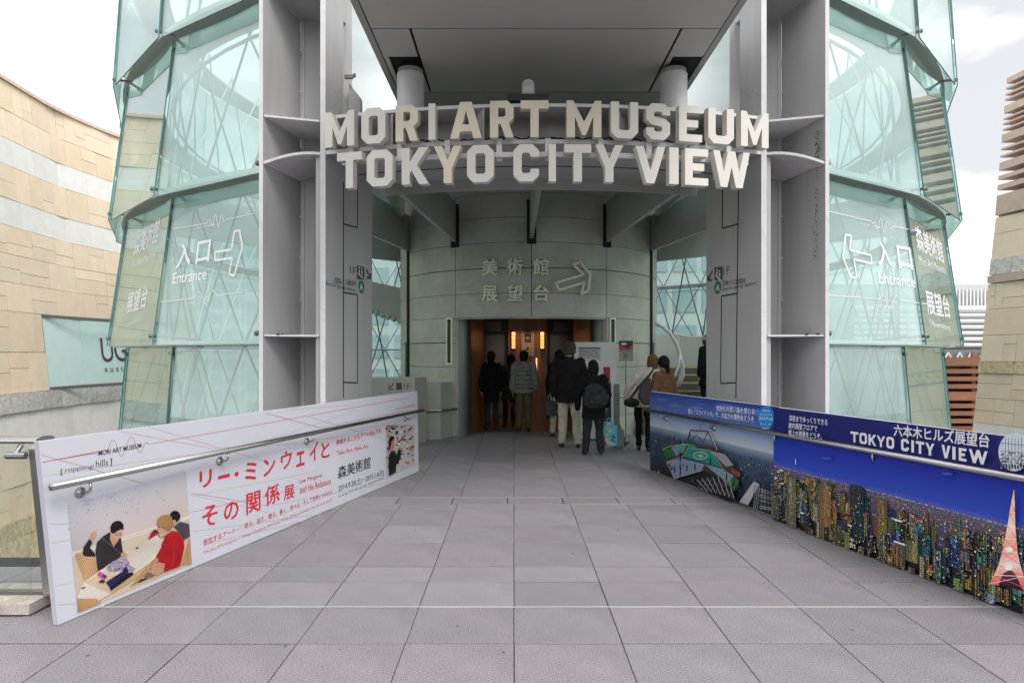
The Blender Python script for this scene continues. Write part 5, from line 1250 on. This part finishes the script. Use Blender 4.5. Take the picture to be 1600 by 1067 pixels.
sgn = Plane((1.9, 11.187, 1.6), (0, -1, 0)); b = MB(); text_on(b, sgn, '30', (973.5, 559.5), (980.5, 559.5), (973.5, 552), lift=.0, bold=.01); text_on(b, sgn, 'WAITING TIME', (970, 547), (985, 547), (970, 545), lift=0, res=1); text_on(b, sgn, 'MINUTES FROM HERE', (969, 550.5), (986, 550.5), (969, 548.6), lift=0, res=1); b.build('sign_number', M['ink'], ss)
b = MB(); b.tube((1.96, 11.21, .05), (1.96, 11.21, 1.48), .011, 8); b.build('pole', M['steel_dull'], ss)
b = MB(); b.ball((1.96, 11.21, .075), (.07, .07, .07), 12, 8); b.tube((1.96, 11.21, 0), (1.96, 11.21, .015), .13, 16); b.build('base', M['steel_dull'], ss, smooth=True)
dp = empty('metal_post', (1.88, 11.5, 0), 'narrow dull metal guide post standing behind the colourful bag', 'post')
b = MB(); b.box((1.80, 11.5, 0), (1.90, 11.56, 1.06)); b.build('post_body', M['steel_dull'], dp)
b = MB(); b.tube((1.90, 11.53, .84), (2.0, 11.53, .835), .018, 8); b.build('post_rail', M['steel'], dp)

# ================================================================== PEOPLE
SK = mat('skin', (0.42, 0.24, 0.17), 0.6, var=.05)
def cloth(name, col, **k): return mat(name, col, .95, var=.22, vscale=9, bump=.9, spec=.08, bscale=k.pop('bs', 14), **k)
def fuse(mb, name, m_, parent, vox, smooth=3, wr=0.0):
    me = bpy.data.meshes.new('tmp'); me.from_pydata([tuple(v) for v in mb.v], [], mb.f); me.update()
    o = bpy.data.objects.new('tmp', me); C.objects.link(o)
    r_ = o.modifiers.new('r', 'REMESH'); r_.mode = 'VOXEL'; r_.voxel_size = vox; r_.use_smooth_shade = True
    s_ = o.modifiers.new('s', 'SMOOTH'); s_.factor = .5; s_.iterations = smooth
    if wr:
        tx = bpy.data.textures.new('wr', 'CLOUDS'); tx.noise_scale = .10; dm_ = o.modifiers.new('d', 'DISPLACE'); dm_.texture = tx; dm_.strength = wr; dm_.mid_level = .5
    dg = bpy.context.evaluated_depsgraph_get(); nm = bpy.data.meshes.new_from_object(o.evaluated_get(dg)); nm.name = name
    bpy.data.objects.remove(o); bpy.data.meshes.remove(me)
    nm.materials.clear(); nm.materials.append(m_); nm.polygons.foreach_set('use_smooth', [True] * len(nm.polygons))
    q = bpy.data.objects.new(name, nm); C.objects.link(q); q.parent = parent; ORG[q.name] = ORG[parent.name]; return q
def cap(mb, p, q, r1, r2, n=10):
    p, q = Vector(p), Vector(q); mb.tube(p, q, r1, n, r2=r2); mb.ball(p, r1, n, 6); mb.ball(q, r2, n, 6)
def loft(mb, rings, n=14):
    vs = []; fs = []
    for (cx, cy, cz, rx, ry) in rings:
        for j in range(n): a = 2*math.pi*j/n; vs.append((cx + rx*math.cos(a), cy + ry*math.sin(a), cz))
    m_ = len(rings)
    for i in range(m_-1):
        for j in range(n): fs.append((i*n+j, i*n+(j+1) % n, (i+1)*n+(j+1) % n, (i+1)*n+j))
    mb.add(vs, fs + [tuple(range(n))[::-1], tuple(range((m_-1)*n, m_*n))])
def person(x, y, H, yaw, label, jacket, trousers, hair, shoes=(0.02,.018,.016), coat=.46, pose=None, bulk=1.0, z=0.0, hairstyle='short', slim=1.0, hood=False, puffer=False, wide=1.0, hat=None):
    """local frame: +y is the way the figure faces"""
    P = dict(lean=0.0, side=0.0, la=(.02, .0, 0), ra=(.02, .0, 0), lf=(0, 0), rf=(0, 0), head=0.0, ltoe=0.0)
    P.update(pose or {})
    root = empty('person', (x, y, z), label, 'person'); root.rotation_euler = (0, 0, yaw); ORG[root.name] = Vector((0, 0, 0))
    h = H
    def tl(v):   # lean of the upper body
        k = max(0, v[2] / h - .50); return Vector((v[0] + P['side'] * k * h, v[1] + P['lean'] * k * h, v[2] - abs(P['lean']) * k * k * h * .4))
    hipz, knz, anz = .52*h, .285*h, .045*h; sh = .102*h*wide; shz = .815*h
    legs = {}
    for s, f in ((-1, P['lf']), (1, P['rf'])):
        hp = Vector((s*.05*h, 0, hipz)); an = Vector((s*.058*h + f[0], f[1], anz)); kn = (hp + an) / 2 + Vector((0, .012*h + .25 * abs(f[1]), 0)); kn.z = knz; legs[s] = (hp, kn, an)
    arms = {}
    for s, a in ((-1, P['la']), (1, P['ra'])):
        so = tl((s*sh, 0, shz)); el = tl((s*(sh + .018*h + a[0]), -.01*h + a[1]*.4, .635*h + a[2]*.4)); wr = tl((s*(sh + .012*h + a[0]*1.2), .02*h + a[1], .495*h + a[2])); arms[s] = (so, el, wr)
    hc = tl((0, .012*h + P['head'], .932*h))
    # body: one fused surface (head, neck, trunk, arms, hands, legs, feet)
    b = MB()
    b.ball(hc, (.049*h, .060*h, .070*h), 16, 12); b.ball(hc + Vector((0, .012*h, -.03*h)), (.034*h, .040*h, .042*h), 12, 8)
    b.ball(hc + Vector((0, .062*h, -.012*h)), (.009*h, .012*h, .014*h), 8, 6); b.ball(hc + Vector((0, .054*h, -.036*h)), (.015*h, .006*h, .005*h), 8, 5)
    for s in (-1, 1): b.ball(hc + Vector((s*.047*h, -.002*h, -.008*h)), (.007*h, .012*h, .018*h), 8, 6)
    cap(b, tl((0, -.004*h, .80*h)), hc - Vector((0, .006*h, .03*h)), .034*h, .030*h)
    loft(b, [(*tl((0, 0, z_*h)), rx*h, ry*h) for z_, rx, ry in ((.50,.075,.055),(.60,.075,.052),(.70,.085,.06),(.78,.09,.058),(.82,.07,.045),(.84,.03,.03))])
    for s in (-1, 1):
        so, el, wr = arms[s]; cap(b, so, el, .026*h, .021*h); cap(b, el, wr, .021*h, .014*h)
        d_ = (wr - el).normalized(); side = Vector((0, 1, 0)) - d_ * d_.y; side.normalize(); nrm = d_.cross(side)
        pc_ = wr + d_ * .026*h; b.slab([wr + side*.013*h - nrm*.006*h, wr - side*.013*h - nrm*.006*h, pc_ + d_*.02*h - side*.020*h - nrm*.006*h, pc_ + d_*.02*h + side*.020*h - nrm*.006*h], nrm*.013*h)
        base = pc_ + d_ * .018*h
        for k, ln in enumerate((.036, .042, .040, .030)):
            f0 = base + side * (.0155 - .0103*k)*h; f1 = f0 + d_*ln*.5*h + nrm*(-s)*.002*h; f2 = f1 + (d_*.75 + nrm*(-s)*.6).normalized()*ln*.5*h
            b.tube(f0, f1, .0048*h, 6); b.tube(f1, f2, .0046*h, 6, r2=.0038*h); b.ball(f1, .0048*h, 6, 4); b.ball(f2, .004*h, 6, 4)
        t0 = wr + side*.013*h + d_*.008*h; t1 = t0 + (side*.8 + d_*.9).normalized()*.022*h; t2 = t1 + (d_ + side*.15).normalized()*.018*h
        b.tube(t0, t1, .0062*h, 6); b.tube(t1, t2, .0056*h, 6, r2=.0045*h); b.ball(t1, .006*h, 6, 4); b.ball(t2, .0046*h, 6, 4)
        hp, kn, an = legs[s]; cap(b, hp, kn, .044*h, .03*h); cap(b, kn, an, .028*h, .02*h); cap(b, an - Vector((0, 0, .015*h)), an + Vector((0, .07*h, -.028*h)), .018*h, .014*h)
    fuse(b, 'body', SK, root, .0062, 2)
    # trousers
    if trousers:
        b = MB(); loft(b, [(*tl((0, 0, z_*h)), rx*h*bulk, ry*h*bulk) for z_, rx, ry in ((.47,.086,.068),(.50,.086,.066),(.53,.072,.050))])
        for s in (-1, 1):
            hp, kn, an = legs[s]; w = slim; cap(b, hp - Vector((0,0,.01*h)), kn, .058*h*w, .043*h*w); cap(b, kn, an + Vector((0, -.004*h, .012*h)), .041*h*w, .035*h*w)
        fuse(b, 'trousers', trousers, root, .011, 2, wr=.030)
    for s in (-1, 1):
        b = MB(); an = legs[s][2]
        he = an + Vector((0, -.022*h, -.012*h)); he.z = max(he.z, .02*h)
        cap(b, he, an + Vector((s*.01*h, .055*h, -.022*h)), .024*h, .022*h, 10); b.ball(an + Vector((s*.012*h, .095*h, -.027*h)), (.024*h, .035*h, .018*h), 10, 6)
        fuse(b, 'shoe', mat('shoe %.2f' % shoes[0], shoes, .5), root, .010, 2)
    # jacket
    b = MB(); B = bulk
    rows = [(coat, .100, .080), (coat+.05, .100, .080), (.60, .092, .070), (.68, .098, .072), (.76, .108*wide, .072), (.805, .104*wide, .062), (.83, .07, .048), (.848, .042, .040)]
    if puffer:
        rr = []
        for i in range(31):
            zz_ = coat + (.80 - coat) * i / 30; k = (abs(math.sin(i * math.pi / 5)) ** .6) * .026 - .006; rr.append((zz_, .098 + k + (.01 if zz_ > .74 else 0), .078 + k))
        rows = rr + [(.825, .085, .058), (.845, .05, .045)]
    loft(b, [(*tl((0, 0, z_*h)), rx*h*B, ry*h*B) for z_, rx, ry in rows], 18)
    for s in (-1, 1):
        so, el, wr = arms[s]
        cap(b, so + Vector((-s*.012*h, 0, -.005*h)), el, .044*h*B, .036*h*B); cap(b, el, wr - (wr - el) * .05, .036*h*B, .027*h*B)
        if puffer:
            for k in range(6): t = k / 5.5; c_ = so.lerp(el, t * 1.0) if k < 4 else el.lerp(wr, (k - 3) / 3); b.ball(c_, .047*h*B, 10, 6)
    if hood: b.ball(tl((0, -.03*h, .845*h)), (.058*h, .045*h, .032*h), 12, 8); b.tube(tl((0, 0, .82*h)), tl((0, 0, .872*h)), .052*h, 12, r2=.046*h)
    else: b.tube(tl((0, -.004*h, .82*h)), tl((0, -.004*h, .865*h)), .045*h, 12, r2=.040*h)
    fuse(b, 'jacket', jacket, root, .0105 if not puffer else .0085, 2 if not puffer else 1, wr=.026 if not puffer else .012)
    # hair
    b = MB()
    fl_ = .012 if h < 1.55 else 0.0
    o_ = Vector((0, -.012*h, .012*h))
    b.ball(hc + o_, (.058*h, .064*h, .070*h), 16, 12)
    if hairstyle == 'bob': b.ball(hc + Vector((0, -.018*h, -.012*h)), (.060*h, .052*h, .068*h), 14, 10); loft(b, [(*(hc + Vector((0, -.016*h, -.075*h))), .050*h, .040*h), (*(hc + Vector((0, -.014*h, -.03*h))), .061*h, .052*h), (*(hc + Vector((0, -.012*h, .02*h))), .055*h, .055*h)])
    if hairstyle == 'tail': cap(b, hc + Vector((.005, -.055*h, .0)), hc + Vector((.012, -.070*h, -.085*h)), .026*h, .016*h); b.ball(hc + Vector((0, -.055*h, -.01*h)), .03*h, 10, 8)
    if hairstyle == 'fluffy': 
        for k in range(22): a = k * 2.4; b.ball(hc + Vector(((.044 + fl_)*h*math.cos(a), -.02*h + .038*h*math.sin(a), (.008 - fl_)*h + (.036 + fl_)*h*math.sin(a * 1.7))), .026*h, 8, 6)
    if hairstyle == 'short': b.ball(hc + Vector((0, -.024*h, -.026*h)), (.050*h, .042*h, .050*h), 12, 8)
    fuse(b, 'hair', hair, root, .008, 2, wr=.010)
    if hat:
        b = MB(); b.ball(hc + Vector((0, -.002*h, .026*h)), (.056*h, .062*h, .052*h), 16, 10); b.tube(hc + Vector((0, 0, .008*h)), hc + Vector((0, 0, .014*h)), .062*h, 16, r2=.056*h); fuse(b, 'hat', hat, root, .008, 2)
    for s in (-1, 1):
        b = MB(); b.ball(hc + Vector((s*.018*h, .052*h, .006*h)), (.0055*h, .004*h, .004*h), 8, 6); b.build('eye', M['ink'], root)
    return root, tl, arms, hc
def tow(root, v):
    return Matrix.Translation(root.location) @ Matrix.Rotation(root.rotation_euler.z, 4, 'Z') @ Vector(v)
blackc = cloth('black wool', (0.012, 0.012, 0.014)); hairb = mat('black hair', (0.010, 0.008, 0.007), .6, spec=.15, bump=.6, bscale=60, stretch=(3, 3, .4)); 
navy = cloth('dark wool jacket', (0.016, 0.015, 0.015)); khaki = cloth('pale chinos', (0.46, 0.42, 0.33), bs=9); greyp = cloth('grey puffer', (0.20, 0.205, 0.19), bs=8); olive = cloth('drab trousers', (0.10, 0.085, 0.05))
brownh = mat('brown hair', (0.14, 0.08, 0.038), .6, spec=.2, bump=.6, bscale=60, stretch=(3, 3, .4)); greyh = mat('grizzled hair', (0.06, 0.05, 0.038), .7, spec=.15, bump=.6, bscale=60); whitej = cloth('pale quilted jacket', (0.60, 0.54, 0.52), bs=10); brownc = cloth('brown coat', (0.17, 0.085, 0.05)); charc = cloth('charcoal cloth', (0.03, 0.03, 0.032))
def at_px(px, y): return (px - 803) / 1000 * y
person(at_px(768, 13.6), 13.6, 1.66, .15, 'person in a long black coat standing just inside the lobby doorway, leftmost of the queue', blackc, charc, hairb, coat=.34, hood=True, slim=.9, pose=dict(head=.02, lf=(.01, .03), rf=(-.01, -.05), lean=.06))
person(at_px(795, 14.0), 14.0, 1.60, .1, 'person in dark charcoal coat in the lobby, between black coat and grey puffer jacket', charc, blackc, hairb, coat=.38, hairstyle='bob', slim=.8, pose=dict(head=.03, lean=.14, side=.1, lf=(.02, .04), rf=(0, -.03)))
person(at_px(818.5, 13.3), 13.3, 1.66, .0, 'person in a grey quilted puffer jacket and black hat facing the lifts', greyp, olive, hairb, coat=.47, bulk=1.08, puffer=True, hood=True, hat=blackc, wide=1.08, slim=1.05)
r5 = person(at_px(874, 12.4), 12.4, 1.66, .0, 'person in black jacket and pale trousers standing half behind the taller man', blackc, khaki, hairb, coat=.44, pose=dict(lf=(-.03, 0)))
r4 = person(at_px(889, 10.95), 10.95, 1.80, -.06, 'tall person in black jacket and pale chinos with grizzled hair in the queue', navy, khaki, greyh, coat=.43, hairstyle='fluffy', bulk=1.14, wide=1.15, pose=dict(lf=(-.015, 0), rf=(.045, -.05), ra=(.05, 0, 0)), slim=1.05)
r6 = person(at_px(927, 10.15), 10.15, 1.49, .0, 'short person in black with fluffy dark hair and backpack standing near the info board', blackc, charc, hairb, coat=.40, hairstyle='bob', bulk=1.22, wide=1.12, slim=1.15, pose=dict(ra=(.03, .05, .03), la=(.05, 0, 0), lf=(-.035, 0), rf=(.035, 0)))
r7 = person(at_px(1004, 10.6), 10.6, 1.60, -.35, 'person with light brown bob in pale jacket and black trousers leaning sideways', whitej, blackc, brownh, coat=.455, hairstyle='bob', bulk=1.08, pose=dict(lean=.16, side=.22, la=(.10, .02, .06), lf=(.03, .02), rf=(.02, -.12)), slim=.85)
r8 = person(at_px(1037, 9.9), 9.9, 1.56, .5, 'person with dark ponytail in brown coat behind the end of the blue banner', brownc, blackc, hairb, coat=.40, hairstyle='tail', bulk=1.06, pose=dict(lf=(0, -.12)))
r9 = person(at_px(1105, 13.0), 13.0, 1.60, .6, 'person in black with pale fur collar on the stairs beside right column', blackc, blackc, brownh, coat=.36, bulk=1.15, z=.38, hairstyle='bob')
b = MB(); v = r9[3]; b.ball(v + Vector((0, -.02, .03)), (.10, .10, .08), 12, 8); b.build('fur_collar', mat('pale fur', (.5, .4, .3), .9, bump=1, bscale=60), r9[0])

# bags (held or worn, things of their own)
def bag_obj(name, mb, m_, lab, cat): return tag(mb.build(name, m_, loc=tuple(mb.v[0])), lab, cat)
bp_ = empty('backpack', tuple(tow(r6[0], (0, -.16, .9))), 'dark grey patterned backpack worn by the short person in black', 'backpack'); ORG[bp_.name] = Vector(bp_.location)
o6 = Vector((r6[0].location.x, r6[0].location.y, 0))
b = MB(); b.box((o6.x - .15, o6.y - .25, .80), (o6.x + .17, o6.y - .10, 1.06)); b.ball(o6 + Vector((.0, -.17, 1.05)), (.15, .10, .09), 14, 10); b.ball(o6 + Vector((.0, -.18, .84)), (.18, .11, .10), 14, 8); b.box((o6.x - .09, o6.y - .30, .82), (o6.x + .12, o6.y - .2, .97)); b.ball(o6 + Vector((.18, -.17, .90)), (.05, .07, .09), 8, 6); b.ball(o6 + Vector((-.16, -.17, .90)), (.04, .07, .09), 8, 6)
q = MB(); q.v = [v - ORG[bp_.name] for v in b.v]; q.f = b.f; ORG[bp_.name] = Vector((0, 0, 0)); fuse(q, 'pack_body', cloth('patterned pack cloth', (0.035, 0.036, 0.038), bs=20, stain=.6, stainc=(.10, .10, .10), stscale=14), bp_, .009, 1, wr=.008); ORG[bp_.name] = Vector(bp_.location)
b = MB(); b.path([o6 + Vector((-.09, -.22, 1.05)), o6 + Vector((-.05, -.285, .98)), o6 + Vector((-.07, -.29, .90))], .010, 6); b.path([o6 + Vector((.10, -.22, 1.05)), o6 + Vector((.09, -.285, .98)), o6 + Vector((.10, -.27, .88))], .010, 6); b.path([o6 + Vector((.12, -.2, .98)), o6 + Vector((.20, -.2, .95)), o6 + Vector((.215, -.2, .92))], .007, 6); b.build('strap', M['black'], bp_)
def tote(x, y, z0, w, d, h, m_, lab, name='shopping_bag', rot=0.0, hand=None):
    root = empty(name, (x, y, z0), lab, 'bag'); c_, s_ = math.cos(rot), math.sin(rot)
    def T(u, v, zz_): return Vector((x + u * c_ - v * s_, y + u * s_ + v * c_, z0 + zz_))
    b = MB(); b.hexa([T(-w*.44, -d/2, 0), T(w*.44, -d/2, 0), T(w*.44, d/2, 0), T(-w*.44, d/2, 0), T(-w/2, -d*.32, h), T(w/2, -d*.32, h*.96), T(w/2, d*.32, h), T(-w/2, d*.32, h*.97)]); sh_ = b.build('bag_shell', m_, root)
    bv = sh_.modifiers.new('b', 'BEVEL'); bv.width = .012; bv.segments = 2
    hz = hand if hand else h + .12
    for v in (-.3, .3):
        b = MB(); b.path([T(-w*.22, d*v, h*.95), T(-w*.12, d*v*.4, h + (hz - h)*.7), T(0, 0, hz), T(w*.12, d*v*.4, h + (hz - h)*.7), T(w*.22, d*v, h*.95)], .008, 6); b.build('bag_handle', m_, root)
    return root, T
cb, T = tote(at_px(951, 10.35), 10.35, .12, .27, .16, .33, mat('cyan bag print', (0.05, 0.38, 0.50), .35, var=.2, vscale=8), 'glossy cyan shopping bag with yellow and purple pattern held beside the backpack wearer', hand=.45)
R.seed(4); 
for nm, col, n_, cx in (('yellow_print', (.75, .50, .04), 9, -.01), ('purple_print', (.24, .05, .26), 6, -.085), ('navy_print', (.02, .04, .16), 4, .06)):
    b = MB()
    for k in range(n_):
        u = cx + R.uniform(-.028, .028); zz_ = R.uniform(.03, .28) if nm == 'yellow_print' else R.uniform(.02, .17); f_ = -.078 + .026 * zz_ / .33
        c_ = T(u, f_ - .003 - .0008 * k, zz_); b.slab([c_ + Vector((math.cos(a)*R.uniform(.014,.028), 0, math.sin(a)*R.uniform(.012,.028))) for a in [j*math.pi/3.5 for j in range(7)]], (0, .001, 0))
    b.build(nm, mat(nm + ' ink', col, .4), cb)
tote(at_px(966, 10.9), 10.9, .02, .20, .12, .30, mat('grey paper bag', (.22, .24, .24), .7, var=.1), 'grey paper bag standing behind the cyan shopping bag')
tote(at_px(862, 12.2), 12.2, .42, .26, .10, .30, M['black'], 'black handbag held low beside the person half hidden in the queue', name='handbag', hand=.52)
# shoulder bags of the two at the right
sb = empty('shoulder_bag', (at_px(989, 10.3), 10.3, .85), 'brown shoulder bag with long strap worn by the leaning person', 'bag')
a = P3(984, 632, 10.30); c_ = P3(1024, 596, 10.12)
b = MB(); b.ball(P3(987, 629, 10.33), (.13, .09, .075), 12, 8); b.build('bag_body', charc, sb, smooth=True)
b = MB()
def band(mb, pts, w):
    P = [Vector(p) for p in pts]
    for p, q_ in zip(P[:-1], P[1:]): n_ = Vector((0, -1, 0)); d_ = (q_ - p).normalized(); s_ = d_.cross(n_) * w / 2; mb.slab([p - s_, q_ - s_, q_ + s_, p + s_], (0, .008, 0))
band(b, [P3(981,628,10.24), P3(997,606,10.22), P3(1012,589,10.28), P3(1021,578,10.42)], .045); b.build('strap', mat('brown strap', (.05, .035, .028), .6), sb)
s2 = empty('shoulder_bag', (at_px(1008, 9.95), 9.95, 1.0), 'large brown leather bag hanging from the shoulder of the brown coat wearer', 'bag')
b = MB(); b.slab([P3(998,622,9.75), P3(1004,598,9.75), P3(1018,590,9.75), P3(1022,632,9.75), P3(1008,634,9.75)], (0, .14, 0)); o = b.build('bag_body', mat('brown leather', (.045, .028, .02), .5), s2); bv = o.modifiers.new('b', 'BEVEL'); bv.width = .03; bv.segments = 3
b = MB(); band(b, [P3(1004,600,9.74), P3(1016,585,9.72), P3(1022,574,9.78)], .03); b.build('strap', M['black'], s2)
